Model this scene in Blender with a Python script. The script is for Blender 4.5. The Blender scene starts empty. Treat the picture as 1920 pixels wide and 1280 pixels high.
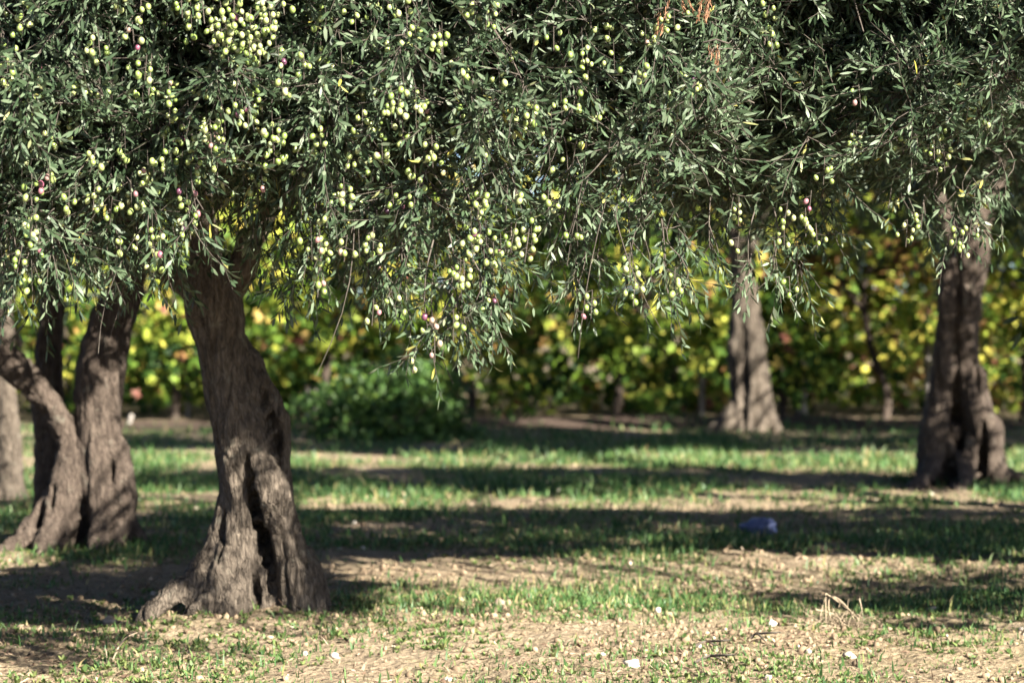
import bpy, math
import numpy as np
from mathutils import Vector

rng = np.random.default_rng(11)
SC = bpy.context.scene
COL = SC.collection
R_ = math.radians

# ------------------------------------------------------------------ camera, sky, sun, exposure
CAM_H = 1.40
FPX = 5333.0                     # 100 mm on a 36 mm sensor, measured in photo pixels
cam = bpy.data.cameras.new("camera")
cam.lens = 100.0
cam.sensor_width = 36.0
cam.clip_start = 0.1
cam.clip_end = 3000.0
cam.dof.use_dof = True
cam.dof.focus_distance = 9.9
cam.dof.aperture_fstop = 3.1
camo = bpy.data.objects.new("camera", cam)
COL.objects.link(camo)
camo.location = (0, 0, CAM_H)
camo.rotation_euler = (R_(90) - math.atan(80 / FPX), 0, 0)
SC.camera = camo

SUN_EL, SUN_AZ = R_(31), R_(45)  # azimuth: to the right of straight behind the camera
SUN = Vector((math.sin(SUN_AZ) * math.cos(SUN_EL), -math.cos(SUN_AZ) * math.cos(SUN_EL), math.sin(SUN_EL)))
w = bpy.data.worlds.new("World")
SC.world = w
w.use_nodes = True
nt = w.node_tree
sky = nt.nodes.new("ShaderNodeTexSky")
sky.sky_type = 'NISHITA'
sky.sun_disc = False
sky.air_density = 0.35
sky.dust_density = 0.4
sky.sun_elevation = SUN_EL
sky.sun_rotation = math.atan2(SUN.x, SUN.y)
bg = nt.nodes["Background"]
bg.inputs["Strength"].default_value = 0.05
nt.links.new(sky.outputs[0], bg.inputs["Color"])
sl = bpy.data.lights.new("sun", 'SUN')
sl.energy = 5.0
sl.angle = R_(0.53)
sl.color = (1.0, 0.92, 0.80)
so = bpy.data.objects.new("sun", sl)
COL.objects.link(so)
so.rotation_euler = SUN.to_track_quat('Z', 'Y').to_euler()
so.location = (20, -20, 20)
SC.view_settings.view_transform = 'Standard'
SC.view_settings.look = 'None'
SC.view_settings.exposure = 2.62
SC.view_settings.gamma = 1.0
SC.cycles.max_bounces = 6
SC.cycles.transparent_max_bounces = 4

# ------------------------------------------------------------------ helpers
SUNV = np.array(SUN)


def at(px, py, D):
    """point at depth D seen at photo pixel (px, py)"""
    return np.array([(px - 960) * D / FPX, D, CAM_H - (py - 560) * D / FPX])


def on_ground(px, py):
    D = CAM_H * FPX / (py - 560)
    x = (px - 960) * D / FPX
    return np.array([x, D, float(gz(np.array([x]), np.array([D]))[0])])


def tag(o, label=None, cat=None, group=None, kind=None):
    if label: o["label"] = label
    if cat: o["category"] = cat
    if group: o["group"] = group
    if kind: o["kind"] = kind
    return o


def empty(name, loc, label, cat, group=None):
    o = bpy.data.objects.new(name, None)
    o.empty_display_size = 0.2
    COL.objects.link(o)
    o.location = [float(v) for v in loc]
    return tag(o, label, cat, group)


def _hash(ix, iy, iz, seed):
    n = (ix * 374761393 + iy * 668265263 + iz * 2147483647 * 0 + iz * 1274126177 + seed * 974711) & 0xFFFFFFFF
    n = ((n ^ (n >> 13)) * 1274126177) & 0xFFFFFFFF
    n = (n ^ (n >> 16)) & 0xFFFFFFFF
    return n.astype(np.float64) / 4294967295.0


def vnoise(x, y, z=None, seed=0):
    x = np.asarray(x, float); y = np.asarray(y, float)
    z = np.zeros_like(x) if z is None else np.asarray(z, float)
    ix, iy, iz = np.floor(x).astype(np.int64), np.floor(y).astype(np.int64), np.floor(z).astype(np.int64)
    fx, fy, fz = x - ix, y - iy, z - iz
    fx, fy, fz = [f * f * (3 - 2 * f) for f in (fx, fy, fz)]
    r = 0
    for dx in (0, 1):
        for dy in (0, 1):
            for dz in (0, 1):
                wgt = (fx if dx else 1 - fx) * (fy if dy else 1 - fy) * (fz if dz else 1 - fz)
                r = r + wgt * _hash(ix + dx, iy + dy, iz + dz, seed)
    return r


def fbm(x, y, z=None, seed=0, oct=4):
    a, s, t = 0.5, 0.0, 0.0
    f = 1.0
    for k in range(oct):
        s = s + a * vnoise(np.asarray(x) * f, np.asarray(y) * f, None if z is None else np.asarray(z) * f, seed + 17 * k)
        t += a
        a *= 0.5
        f *= 2.03
    return s / t


def gz(x, y):
    x = np.asarray(x, float); y = np.asarray(y, float)
    near = np.clip((60 - np.hypot(x, y - 15)) / 30, 0, 1)
    h = 0.06 * (fbm(x * 0.7, y * 0.7, seed=3) - 0.5) + 0.035 * (fbm(x * 4.0, y * 4.0, seed=5) - 0.5)
    cl = np.clip((22 - y) / 8, 0, 1) * np.clip((y - 2) / 4, 0, 1)
    h = h + cl * (0.034 * (vnoise(x * 10, y * 10, seed=8) - 0.5) * np.clip(1.6 * fbm(x * 1.3, y * 1.3, seed=9), 0, 1) + 0.014 * (vnoise(x * 15 + 3.3, y * 15, seed=10) - 0.5))
    for (mx, my, mr, mh) in ((-1.15, 12.5, 0.5, 0.035), (-2.35, 16.0, 0.7, 0.03), (3.45, 21.9, 0.9, 0.02), (2.48, 29.6, 0.9, 0.03)):
        h = h + mh * np.exp(-((x - mx) ** 2 + (y - my) ** 2) / mr ** 2) * (0.7 + 0.6 * vnoise(x * 5, y * 5, seed=12))
    ridge = np.exp(-((y - 31.6) / 0.55) ** 2) * (0.02 + 0.12 * fbm(x * 1.2, y * 1.2, seed=21))
    return near * (h + ridge * np.clip((x + 2.2) / 1.0, 0, 1))


def mesh_from(name, V, loops, totals, mat_idx=None, tint=None, smooth=False):
    me = bpy.data.meshes.new(name)
    V = np.asarray(V, np.float32)
    loops = np.asarray(loops, np.int32)
    totals = np.asarray(totals, np.int32)
    me.vertices.add(len(V))
    me.vertices.foreach_set("co", V.ravel())
    me.loops.add(len(loops))
    me.loops.foreach_set("vertex_index", loops)
    me.polygons.add(len(totals))
    st = np.zeros(len(totals), np.int32)
    st[1:] = np.cumsum(totals)[:-1]
    me.polygons.foreach_set("loop_start", st)
    me.polygons.foreach_set("loop_total", totals)
    if mat_idx is not None:
        me.polygons.foreach_set("material_index", np.asarray(mat_idx, np.int32))
    if smooth:
        me.polygons.foreach_set("use_smooth", np.ones(len(totals), bool))
    me.update(calc_edges=True)
    if tint is not None:
        a = me.attributes.new("tint", 'FLOAT', 'FACE')
        a.data.foreach_set("value", np.asarray(tint, np.float32))
    return me


class Bulk:
    """gathers many transformed copies of small templates into one mesh"""
    def __init__(self):
        self.V, self.L, self.T, self.M, self.C, self.n = [], [], [], [], [], 0

    def raw(self, V, L, T, M, C):
        self.V.append(V); self.L.append(L + self.n); self.T.append(T); self.M.append(M); self.C.append(C)
        self.n += len(V)

    def stamp(self, tm, R, loc, scale, shift):
        N = len(loc)
        if N == 0: return
        tv, tl, tt, tmat, tc = tm
        V = np.einsum('nij,vj->nvi', R, tv) * scale[:, None, None] + loc[:, None, :]
        L = tl[None, :] + (np.arange(N) * len(tv))[:, None]
        C = np.clip(tc[None, :] * 0.72 + shift[:, None] * 0.28, 0, 1)
        self.raw(V.reshape(-1, 3), L.ravel(), np.tile(tt, N), np.tile(tmat, N), C.ravel())

    def tubes(self, P, rad, sides, mat, tint=0.5):
        """P (N,K,3) paths, rad (N,K)"""
        N, K, _ = P.shape
        T = np.gradient(P, axis=1)
        T /= np.linalg.norm(T, axis=2, keepdims=True) + 1e-9
        ref = np.where(np.abs(T[:, :, 2:3]) > 0.9, np.array([1.0, 0, 0]), np.array([0, 0, 1.0]))
        A = np.cross(T, ref); A /= np.linalg.norm(A, axis=2, keepdims=True) + 1e-9
        B = np.cross(T, A)
        an = np.arange(sides) * 2 * np.pi / sides
        V = P[:, :, None, :] + rad[:, :, None, None] * (np.cos(an)[None, None, :, None] * A[:, :, None, :] + np.sin(an)[None, None, :, None] * B[:, :, None, :])
        k, s = np.meshgrid(np.arange(K - 1), np.arange(sides), indexing='ij')
        s2 = (s + 1) % sides
        q = np.stack([k * sides + s, k * sides + s2, (k + 1) * sides + s2, (k + 1) * sides + s], -1).reshape(-1)
        L = (q[None, :] + (np.arange(N) * K * sides)[:, None]).ravel()
        nf = N * (K - 1) * sides
        self.raw(V.reshape(-1, 3), L, np.full(nf, 4), np.full(nf, mat), np.full(nf, tint))

    def build(self, name, mats, parent=None, smooth=False, origin=None):
        V = np.concatenate(self.V)
        if origin is not None: V = V - np.asarray(origin)
        me = mesh_from(name, V, np.concatenate(self.L), np.concatenate(self.T), np.concatenate(self.M), np.concatenate(self.C), smooth)
        for m in mats: me.materials.append(m)
        o = bpy.data.objects.new(name, me)
        COL.objects.link(o)
        if parent is not None: o.parent = parent
        return o


def unit(v):
    return v / (np.linalg.norm(v, axis=-1, keepdims=True) + 1e-9)


def frames(d, roll):
    """rotation matrices whose z column is d"""
    d = unit(d)
    ref = np.where(np.abs(d[:, 2:3]) > 0.95, np.array([1.0, 0, 0]), np.array([0, 0, 1.0]))
    a = unit(np.cross(ref, d)); b = np.cross(d, a)
    c, s = np.cos(roll)[:, None], np.sin(roll)[:, None]
    return np.stack([a * c + b * s, -a * s + b * c, d], axis=2)


def rand_unit(n):
    return unit(rng.normal(size=(n, 3)))


# ------------------------------------------------------------------ materials
def new_mat(name):
    m = bpy.data.materials.new(name)
    m.use_nodes = True
    t = m.node_tree
    return m, t, t.nodes["Principled BSDF"], t.nodes["Material Output"]


def ramp(t, fac, stops):
    r = t.nodes.new("ShaderNodeValToRGB")
    e = r.color_ramp.elements
    while len(e) < len(stops): e.new(0.5)
    for el, (p, c) in zip(e, stops):
        el.position = p
        el.color = (*c, 1)
    t.links.new(fac, r.inputs[0])
    return r.outputs[0]


def noise(t, scale, detail=5, rough=0.55, vec=None, dist=0.0):
    n = t.nodes.new("ShaderNodeTexNoise")
    n.inputs["Scale"].default_value = scale
    n.inputs["Detail"].default_value = detail
    n.inputs["Roughness"].default_value = rough
    n.inputs["Distortion"].default_value = dist
    if vec is not None: t.links.new(vec, n.inputs["Vector"])
    return n.outputs["Fac"]


def mixc(t, f, a, b, mode='MIX'):
    m = t.nodes.new("ShaderNodeMix")
    m.data_type = 'RGBA'
    m.blend_type = mode
    for sock, v in ((m.inputs[0], f), (m.inputs[6], a), (m.inputs[7], b)):
        if isinstance(v, (int, float)): sock.default_value = v
        elif isinstance(v, tuple): sock.default_value = (*v, 1)
        else: t.links.new(v, sock)
    return m.outputs[2]


def mapr(t, v, a, b, c=0.0, d=1.0):
    m = t.nodes.new("ShaderNodeMapRange")
    t.links.new(v, m.inputs[0])
    for i, x in enumerate((a, b, c, d)): m.inputs[i + 1].default_value = x
    return m.outputs[0]


def attr(t, name="tint"):
    a = t.nodes.new("ShaderNodeAttribute")
    a.attribute_name = name
    return a.outputs["Fac"]


def leaf_mat(name, stops, rough=0.42, trans=0.2, spec=0.5):
    m, t, b, out = new_mat(name)
    c = ramp(t, attr(t), stops)
    t.links.new(c, b.inputs["Base Color"])
    b.inputs["Roughness"].default_value = rough
    b.inputs["Specular IOR Level"].default_value = spec
    if trans > 0:
        tr = t.nodes.new("ShaderNodeBsdfTranslucent")
        t.links.new(c, tr.inputs[0])
        ms = t.nodes.new("ShaderNodeMixShader")
        ms.inputs[0].default_value = trans
        t.links.new(b.outputs[0], ms.inputs[1])
        t.links.new(tr.outputs[0], ms.inputs[2])
        t.links.new(ms.outputs[0], out.inputs[0])
    return m


def bark_mat(name, dark, mid, light, bump=0.9):
    m, t, b, out = new_mat(name)
    tc = t.nodes.new("ShaderNodeTexCoord").outputs["Object"]
    mp = t.nodes.new("ShaderNodeMapping")
    mp.inputs["Scale"].default_value = (1, 1, 0.3)
    t.links.new(tc, mp.inputs[0])
    st = mp.outputs[0]
    fis = noise(t, 42, 6, 0.65, st, 0.5)
    lump = noise(t, 6, 5, 0.6, tc)
    fine = noise(t, 140, 4, 0.6, st)
    c = ramp(t, fis, [(0.30, dark), (0.48, mid), (0.72, light)])
    c = mixc(t, mapr(t, lump, 0.35, 0.7), mixc(t, 0.5, c, dark), c)
    mpv = t.nodes.new("ShaderNodeMapping")
    mpv.inputs["Scale"].default_value = (1, 1, 0.16)
    wob = t.nodes.new("ShaderNodeMix"); wob.data_type = 'RGBA'; wob.inputs[0].default_value = 0.04
    nz = t.nodes.new("ShaderNodeTexNoise"); nz.inputs["Scale"].default_value = 14
    t.links.new(tc, nz.inputs["Vector"]); t.links.new(tc, wob.inputs[6]); t.links.new(nz.outputs["Color"], wob.inputs[7])
    t.links.new(wob.outputs[2], mpv.inputs[0])
    vor = t.nodes.new("ShaderNodeTexVoronoi"); vor.feature = 'DISTANCE_TO_EDGE'; vor.inputs["Scale"].default_value = 52
    t.links.new(mpv.outputs[0], vor.inputs["Vector"])
    crack = mapr(t, vor.outputs["Distance"], 0.0, 0.16, 0.0, 1.0)
    c = mixc(t, mapr(t, vor.outputs["Distance"], 0.0, 0.10, 0.5, 0.0), c, dark)
    lich = mapr(t, noise(t, 13, 5, 0.6, tc), 0.60, 0.70, 0, 0.5)
    c = mixc(t, lich, c, (0.17, 0.165, 0.13))
    c = mixc(t, mapr(t, fine, 0.3, 0.7, 0.0, 0.35), c, mid)
    t.links.new(c, b.inputs["Base Color"])
    b.inputs["Roughness"].default_value = 0.92
    b.inputs["Specular IOR Level"].default_value = 0.15
    ad = t.nodes.new("ShaderNodeMath"); ad.operation = 'MULTIPLY_ADD'
    t.links.new(fine, ad.inputs[0]); ad.inputs[1].default_value = 0.5
    t.links.new(fis, ad.inputs[2])
    ad2 = t.nodes.new("ShaderNodeMath"); ad2.operation = 'MULTIPLY_ADD'
    t.links.new(crack, ad2.inputs[0]); ad2.inputs[1].default_value = 0.32
    t.links.new(ad.outputs[0], ad2.inputs[2])
    bp = t.nodes.new("ShaderNodeBump")
    bp.inputs["Strength"].default_value = bump
    bp.inputs["Distance"].default_value = 0.025
    t.links.new(ad2.outputs[0], bp.inputs["Height"])
    t.links.new(bp.outputs[0], b.inputs["Normal"])
    return m


OLIVE_STOPS = [(0.0, (0.012, 0.025, 0.012)), (0.35, (0.029, 0.051, 0.024)), (0.62, (0.054, 0.086, 0.043)),
               (0.80, (0.088, 0.120, 0.071)), (0.92, (0.120, 0.147, 0.097)), (0.97, (0.24, 0.22, 0.04))]
M_LEAF = leaf_mat("olive leaf", OLIVE_STOPS, 0.52, 0.12, 0.3)
M_DRYLEAF = leaf_mat("dry olive leaf", [(0.0, (0.13, 0.062, 0.034)), (1.0, (0.28, 0.15, 0.085))], 0.7, 0.15, 0.2)
M_TWIG = bark_mat("twig bark", (0.04, 0.033, 0.028), (0.075, 0.064, 0.054), (0.12, 0.105, 0.085), 0.2)
M_BARK = bark_mat("olive bark", (0.020, 0.016, 0.013), (0.108, 0.089, 0.070), (0.235, 0.198, 0.157))
M_BARK2 = bark_mat("olive bark brown", (0.020, 0.015, 0.012), (0.085, 0.066, 0.053), (0.17, 0.137, 0.108))
M_OLIVE = leaf_mat("olive fruit", [(0.0, (0.13, 0.19, 0.045)), (0.55, (0.22, 0.265, 0.095)), (0.80, (0.29, 0.31, 0.16)),
                                   (0.88, (0.26, 0.16, 0.14)), (0.94, (0.20, 0.065, 0.10)), (1.0, (0.06, 0.025, 0.05))], 0.32, 0.0, 0.5)
M_VINELEAF = leaf_mat("vine leaf", [(0.0, (0.010, 0.030, 0.007)), (0.28, (0.030, 0.070, 0.012)), (0.50, (0.10, 0.175, 0.020)),
                                    (0.70, (0.29, 0.34, 0.05)), (0.88, (0.46, 0.41, 0.075)), (0.96, (0.27, 0.16, 0.055)), (1.0, (0.13, 0.05, 0.035))], 0.6, 0.25, 0.2)
M_SHRUB = leaf_mat("shrub leaf", [(0.0, (0.022, 0.055, 0.014)), (0.6, (0.06, 0.125, 0.024)), (1.0, (0.15, 0.22, 0.035))], 0.55, 0.2, 0.3)
M_GRASS = leaf_mat("grass blade", [(0.0, (0.022, 0.060, 0.018)), (0.4, (0.050, 0.115, 0.033)), (0.75, (0.11, 0.17, 0.055)),
                                   (0.9, (0.20, 0.20, 0.07)), (1.0, (0.30, 0.25, 0.12))], 0.5, 0.3, 0.3)
M_WEED = leaf_mat("weed leaf", [(0.0, (0.045, 0.090, 0.025)), (0.6, (0.105, 0.155, 0.045)), (1.0, (0.22, 0.215, 0.085))], 0.55, 0.25, 0.3)
M_LITTER = leaf_mat("leaf litter", [(0.0, (0.035, 0.024, 0.016)), (0.3, (0.10, 0.065, 0.045)), (0.55, (0.22, 0.150, 0.105)),
                                    (0.8, (0.32, 0.245, 0.17)), (1.0, (0.42, 0.345, 0.27))], 0.85, 0.0, 0.1)
M_CLOD = leaf_mat("soil clod", [(0.0, (0.10, 0.072, 0.048)), (0.5, (0.21, 0.16, 0.106)), (0.85, (0.30, 0.24, 0.17)), (1.0, (0.42, 0.38, 0.32))], 0.95, 0.0, 0.1)
M_STRAW = leaf_mat("straw", [(0.0, (0.12, 0.09, 0.06)), (1.0, (0.32, 0.26, 0.18))], 0.8, 0.1, 0.2)


def simple_mat(name, c1, c2, scale, rough=0.85, bump=0.4, dist=0.01):
    m, t, b, out = new_mat(name)
    tc = t.nodes.new("ShaderNodeTexCoord").outputs["Object"]
    n = noise(t, scale, 6, 0.6, tc)
    t.links.new(ramp(t, n, [(0.3, c1), (0.7, c2)]), b.inputs["Base Color"])
    b.inputs["Roughness"].default_value = rough
    bp = t.nodes.new("ShaderNodeBump")
    bp.inputs["Strength"].default_value = bump
    bp.inputs["Distance"].default_value = dist
    t.links.new(n, bp.inputs["Height"])
    t.links.new(bp.outputs[0], b.inputs["Normal"])
    return m


M_STONE = simple_mat("pale stone", (0.26, 0.225, 0.18), (0.40, 0.355, 0.30), 30)
M_CLODSTONE = simple_mat("dried clod", (0.20, 0.15, 0.105), (0.34, 0.275, 0.205), 25)
M_CONCRETE = simple_mat("weathered concrete", (0.13, 0.12, 0.105), (0.24, 0.22, 0.195), 12)
M_HOSE = simple_mat("black hose", (0.008, 0.012, 0.022), (0.012, 0.02, 0.035), 20, 0.9, 0.1)
M_BAG = simple_mat("blue plastic", (0.03, 0.043, 0.11), (0.085, 0.105, 0.20), 8, 0.35, 0.3)
M_BLUE = simple_mat("blue plastic sheet", (0.03, 0.05, 0.13), (0.05, 0.08, 0.20), 8, 0.4, 0.3)


def ground_mat():
    m, t, b, out = new_mat("soil")
    tc = t.nodes.new("ShaderNodeTexCoord").outputs["Object"]
    big = noise(t, 0.5, 5, 0.6, tc)
    med = noise(t, 7, 6, 0.65, tc)
    fine = noise(t, 60, 5, 0.7, tc)
    c = ramp(t, fine, [(0.28, (0.085, 0.058, 0.040)), (0.46, (0.23, 0.180, 0.122)), (0.66, (0.345, 0.282, 0.20)), (0.80, (0.44, 0.38, 0.29))])
    c2 = ramp(t, med, [(0.3, (0.165, 0.122, 0.078)), (0.7, (0.345, 0.282, 0.20))])
    c = mixc(t, 0.45, c, c2)
    gr = noise(t, 9, 6, 0.7, tc)
    veg = attr(t, "veg")
    vm = t.nodes.new("ShaderNodeMath"); vm.operation = 'MULTIPLY_ADD'; vm.use_clamp = True
    t.links.new(veg, vm.inputs[0]); vm.inputs[1].default_value = 1.0
    ofs = mapr(t, gr, 0.3, 0.7, -0.35, 0.30)
    t.links.new(ofs, vm.inputs[2])
    c = mixc(t, mapr(t, vm.outputs[0], 0.0, 0.8, 0.0, 0.85), c, mixc(t, fine, (0.055, 0.080, 0.020), (0.16, 0.175, 0.055)))
    c = mixc(t, mapr(t, big, 0.4, 0.7, 0, 0.25), c, (0.22, 0.185, 0.085))
    soil_dark = attr(t, "soil_dark")
    c = mixc(t, soil_dark, c, mixc(t, fine, (0.035, 0.026, 0.022), (0.11, 0.08, 0.062)))  # dark earth colour; along the vine bank it also carries painted shade
    t.links.new(c, b.inputs["Base Color"])
    b.inputs["Roughness"].default_value = 0.95
    b.inputs["Specular IOR Level"].default_value = 0.1
    v = t.nodes.new("ShaderNodeTexVoronoi")
    v.inputs["Scale"].default_value = 30
    t.links.new(tc, v.inputs["Vector"])
    ad = t.nodes.new("ShaderNodeMath"); ad.operation = 'ADD'
    t.links.new(fine, ad.inputs[0]); t.links.new(v.outputs["Distance"], ad.inputs[1])
    bp = t.nodes.new("ShaderNodeBump")
    bp.inputs["Strength"].default_value = 1.0
    bp.inputs["Distance"].default_value = 0.03
    t.links.new(ad.outputs[0], bp.inputs["Height"])
    t.links.new(bp.outputs[0], b.inputs["Normal"])
    return m


M_SOIL = ground_mat()

# ------------------------------------------------------------------ ground
def gauss(v, c, s): return np.exp(-((v - c) / s) ** 2)


def grass_density(x, D):
    px = 960 + FPX * x / D
    py = 560 + CAM_H * FPX / D
    d = 0.08 + 0.12 * np.clip((1180 - py) / 60, 0, 1) - 0.12 * gauss(py, 1072, 18)
    d += 1.0 * gauss(py, 908, 22) * np.clip((px + 200) / 300, 0, 1)
    d += 0.85 * gauss(py, 1020, 22) * np.clip((px - 880) / 150, 0.25, 1)
    d += 0.4 * gauss(py, 970, 28) * (px < 800)
    d += 0.9 * gauss(py, 832, 14) * np.clip(1.2 - np.abs(px - 1250) / 330, 0.35, 1)
    d += 0.55 * gauss(py, 862, 14)
    d += 0.5 * gauss(py, 1125, 16) * (px > 620)
    d += 0.7 * gauss(py, 1040, 18) * gauss(px, 210, 90)
    d += 0.35 * gauss(py, 1130, 22) * (px < 270)
    d += 0.35 * gauss(py, 935, 18) * (px > 1650)
    cl = fbm(x * 1.6, D * 1.1, seed=91)
    return np.clip(d * np.clip((cl - 0.32) * 4.2, 0, 1.3), 0, 1)


xs = np.arange(-6.5, 6.51, 0.026)
g = 0.06 * 1.18 ** np.arange(1, 58)
ext = np.cumsum(g)
xs = np.concatenate([-6.5 - ext[::-1], xs, 6.5 + ext])
ys = [8.0]
while ys[-1] < 36: ys.append(ys[-1] + 0.02 * (ys[-1] / 9.0) ** 1.4)
ys = np.concatenate([8.0 - np.cumsum(0.05 * 1.2 ** np.arange(1, 50))[::-1], np.array(ys), ys[-1] + ext])
X, Y = np.meshgrid(xs, ys, indexing='xy')
Z = gz(X, Y)
nx, ny = len(xs), len(ys)
V = np.stack([X, Y, Z], -1).reshape(-1, 3)
i, j = np.meshgrid(np.arange(nx - 1), np.arange(ny - 1), indexing='xy')
a = (j * nx + i).ravel()
L = np.stack([a, a + 1, a + nx + 1, a + nx], -1).ravel()
me = mesh_from("ground", V, L, np.full(len(a), 4), smooth=True)
xv, yv = V[:, 0], V[:, 1]
okv = (yv > 5) & (yv < 40)
veg = np.where(okv, grass_density(xv, np.clip(yv, 5, 60)), 0.1)
soil_dark = np.clip((yv - 29.9 + 1.6 * (fbm(xv * 0.9, yv * 0.9, seed=160) - 0.5)) / 0.8, 0, 1) * np.clip((34 - yv) / 2, 0.35, 1)  # dark soil before the vines, its shade deepened in the colour
soil_dark = np.maximum(soil_dark, 0.8 * np.clip(1 - np.hypot(xv - 3.4, (yv - 21.7) * 1.2) / 0.8, 0, 1))  # darker patch of ground round the right olive's foot
for nm, arr in (("veg", veg), ("soil_dark", soil_dark)):
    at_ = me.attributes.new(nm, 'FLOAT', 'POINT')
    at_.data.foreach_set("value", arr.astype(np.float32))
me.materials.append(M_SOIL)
ground = bpy.data.objects.new("ground", me)
COL.objects.link(ground)
tag(ground, kind="structure")

# ------------------------------------------------------------------ where the photo has sun on the ground


def sunlit_ground(x, D):
    px = 960 + FPX * x / D
    py = 560 + CAM_H * FPX / D
    s = (py > np.where(px > 1650, 1186, 1178)) & ~((px < 310) & (py > 1192) & (py < 1258))
    s |= (py > 1100) & (px < 1430) & (px > 690)
    s |= (py > 1045) & (py < np.where(px > 1480, 1076, 1096)) & (px > 660)
    s |= (py > 920) & (py < 956) & (px > 560)
    s |= (py > 846) & (py < 878)
    s |= (py > 1030) & (py < 1078) & (px < 270)
    s &= (px > -250) & (px < 2150) & (D < 40)
    return s


def sunlit_trunk(P):
    """does this point stand between the sun and the lower trunks that are in the sun"""
    hit = np.zeros(len(P), bool)
    for (tx, ty, z0, z1, r) in ((-1.10, 12.4, -0.02, 0.85, 0.27), (-1.50, 12.25, -0.05, 0.25, 0.22), (-2.3, 15.7, 0.0, 1.0, 0.42), (3.5, 21.7, 0.1, 0.55, 0.3), (2.45, 29.4, 0.0, 1.9, 0.55), (-3.5, 19.8, 0.0, 1.3, 0.3), (-1.2, 27.9, 0.4, 1.0, 0.9)):
        tt = (P[:, 1] - ty) / SUNV[1]
        qx, qz = P[:, 0] - SUNV[0] * tt, P[:, 2] - SUNV[2] * tt
        hit |= (tt > 0.3) & (np.abs(qx - tx) < r) & (qz > z0) & (qz < z1)
    return hit


def sunlit_vines(P):
    tt = (P[:, 1] - 32.2) / SUNV[1]
    qx, qz = P[:, 0] - SUNV[0] * tt, P[:, 2] - SUNV[2] * tt
    n = fbm(qx * 0.8, qz * 0.8, seed=77)
    return (tt > 0.5) & (qz > 0.2) & (qz < 2.5) & (np.abs(qx) < 7) & (n > 0.52)


def carve(P, keep_prob, trunk_prob=None):
    t = P[:, 2] / SUNV[2]
    q = P - SUNV[None, :] * t[:, None]
    bad = sunlit_ground(q[:, 0], q[:, 1])
    r = rng.random(len(P))
    ok = ~bad | (r < keep_prob)
    tb = sunlit_trunk(P)
    ok &= ~tb | (rng.random(len(P)) < (keep_prob if trunk_prob is None else trunk_prob))
    ok &= ~sunlit_vines(P) | (rng.random(len(P)) < keep_prob)
    return ok


# ------------------------------------------------------------------ leaf shoots
def leaf_geo(base, d, n, length, width, curl):
    """lance-shaped leaf: 6 verts, 3 faces"""
    s = np.cross(d, n); s /= np.linalg.norm(s) + 1e-9
    def p(t, wd, off): return base + d * length * t + s * wd + n * (off * length)
    return [p(0, 0, 0), p(.36, width / 2, curl * .6), p(.36, -width / 2, curl * .6), p(.74, width * .38, curl * .5), p(.74, -width * .38, curl * .5), p(1, 0, -curl * .4)]


def make_shoot(r, n_nodes, stem_len, lmin, lmax, wid, stem=True, spread=0.75):
    V, L, T, M, C = [], [], [], [], []
    bend = r.normal(size=2) * 0.25
    def ax(t): return np.array([bend[0] * t * t * stem_len, bend[1] * t * t * stem_len, t * stem_len])
    if stem:
        ts = np.linspace(0, 1, 4)
        for k, t in enumerate(ts):
            rad = 0.0022 * (1 - 0.6 * t)
            for q in range(3):
                an = q * 2.0944
                V.append(ax(t) + np.array([math.cos(an) * rad, math.sin(an) * rad, 0]))
        for k in range(3):
            for q in range(3):
                L += [k * 3 + q, k * 3 + (q + 1) % 3, k * 3 + 3 + (q + 1) % 3, k * 3 + 3 + q]
                T.append(4); M.append(1); C.append(0.5)
    roll = r.random() * 6.28
    for k in range(n_nodes):
        t = 0.12 + 0.88 * k / (n_nodes - 1)
        roll += 1.57 + r.normal() * 0.35
        for sgn in (0, 3.1416):
            if r.random() < 0.10: continue
            an = roll + sgn + r.normal() * 0.25
            out = np.array([math.cos(an), math.sin(an), 0])
            tilt = spread + r.normal() * 0.22 - 0.35 * t
            d = np.array([0, 0, math.cos(tilt)]) + out * math.sin(tilt)
            d /= np.linalg.norm(d)
            nrm = np.array([0, 0, math.sin(tilt)]) - out * math.cos(tilt)
            nrm = -nrm + r.normal(size=3) * 0.35
            nrm -= d * np.dot(nrm, d); nrm /= np.linalg.norm(nrm)
            ln = lmin + (lmax - lmin) * r.random() * (0.65 + 0.35 * math.sin(3.14 * min(1, t + .15)))
            b = len(V)
            V += leaf_geo(ax(t), d, nrm, ln, wid * (0.8 + 0.4 * r.random()), r.normal() * 0.07)
            L += [b, b + 1, b + 2, b + 1, b + 3, b + 4, b + 2, b + 3, b + 5, b + 4]
            T += [3, 4, 3]; M += [0, 0, 0]
            c = min(1, max(0, r.beta(1.6, 2.0)))
            if r.random() < 0.16: c = 0.9 + 0.1 * r.random()
            if r.random() < 0.012: c = 1.0
            C += [c] * 3
    return np.array(V), np.array(L), np.array(T), np.array(M), np.array(C)


_r = np.random.default_rng(5)
FINE = [make_shoot(_r, n, l, 0.036, 0.068, 0.0104) for n, l in ((7, .20), (8, .23), (6, .16), (9, .26), (7, .18), (8, .21), (6, .20), (5, .14))]
COARSE = [make_shoot(_r, n, l, 0.09, 0.14, 0.030, False) for n, l in ((5, .28), (6, .34), (5, .30), (4, .24))]


GAPS = [(232, 130, 28, 55), (640, 85, 32, 75), (705, 18, 70, 26), (1150, 110, 35, 90), (1235, 330, 40, 30), (1290, 240, 40, 22), (425, 390, 70, 50), (240, 400, 45, 35),
        (690, 330, 30, 40), (1020, 330, 40, 30), (560, 380, 40, 30), (310, 110, 20, 40), (1640, 400, 40, 40), (900, 330, 28, 30), (150, 240, 40, 20), (800, 130, 25, 25), (1750, 60, 30, 30)]


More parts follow.
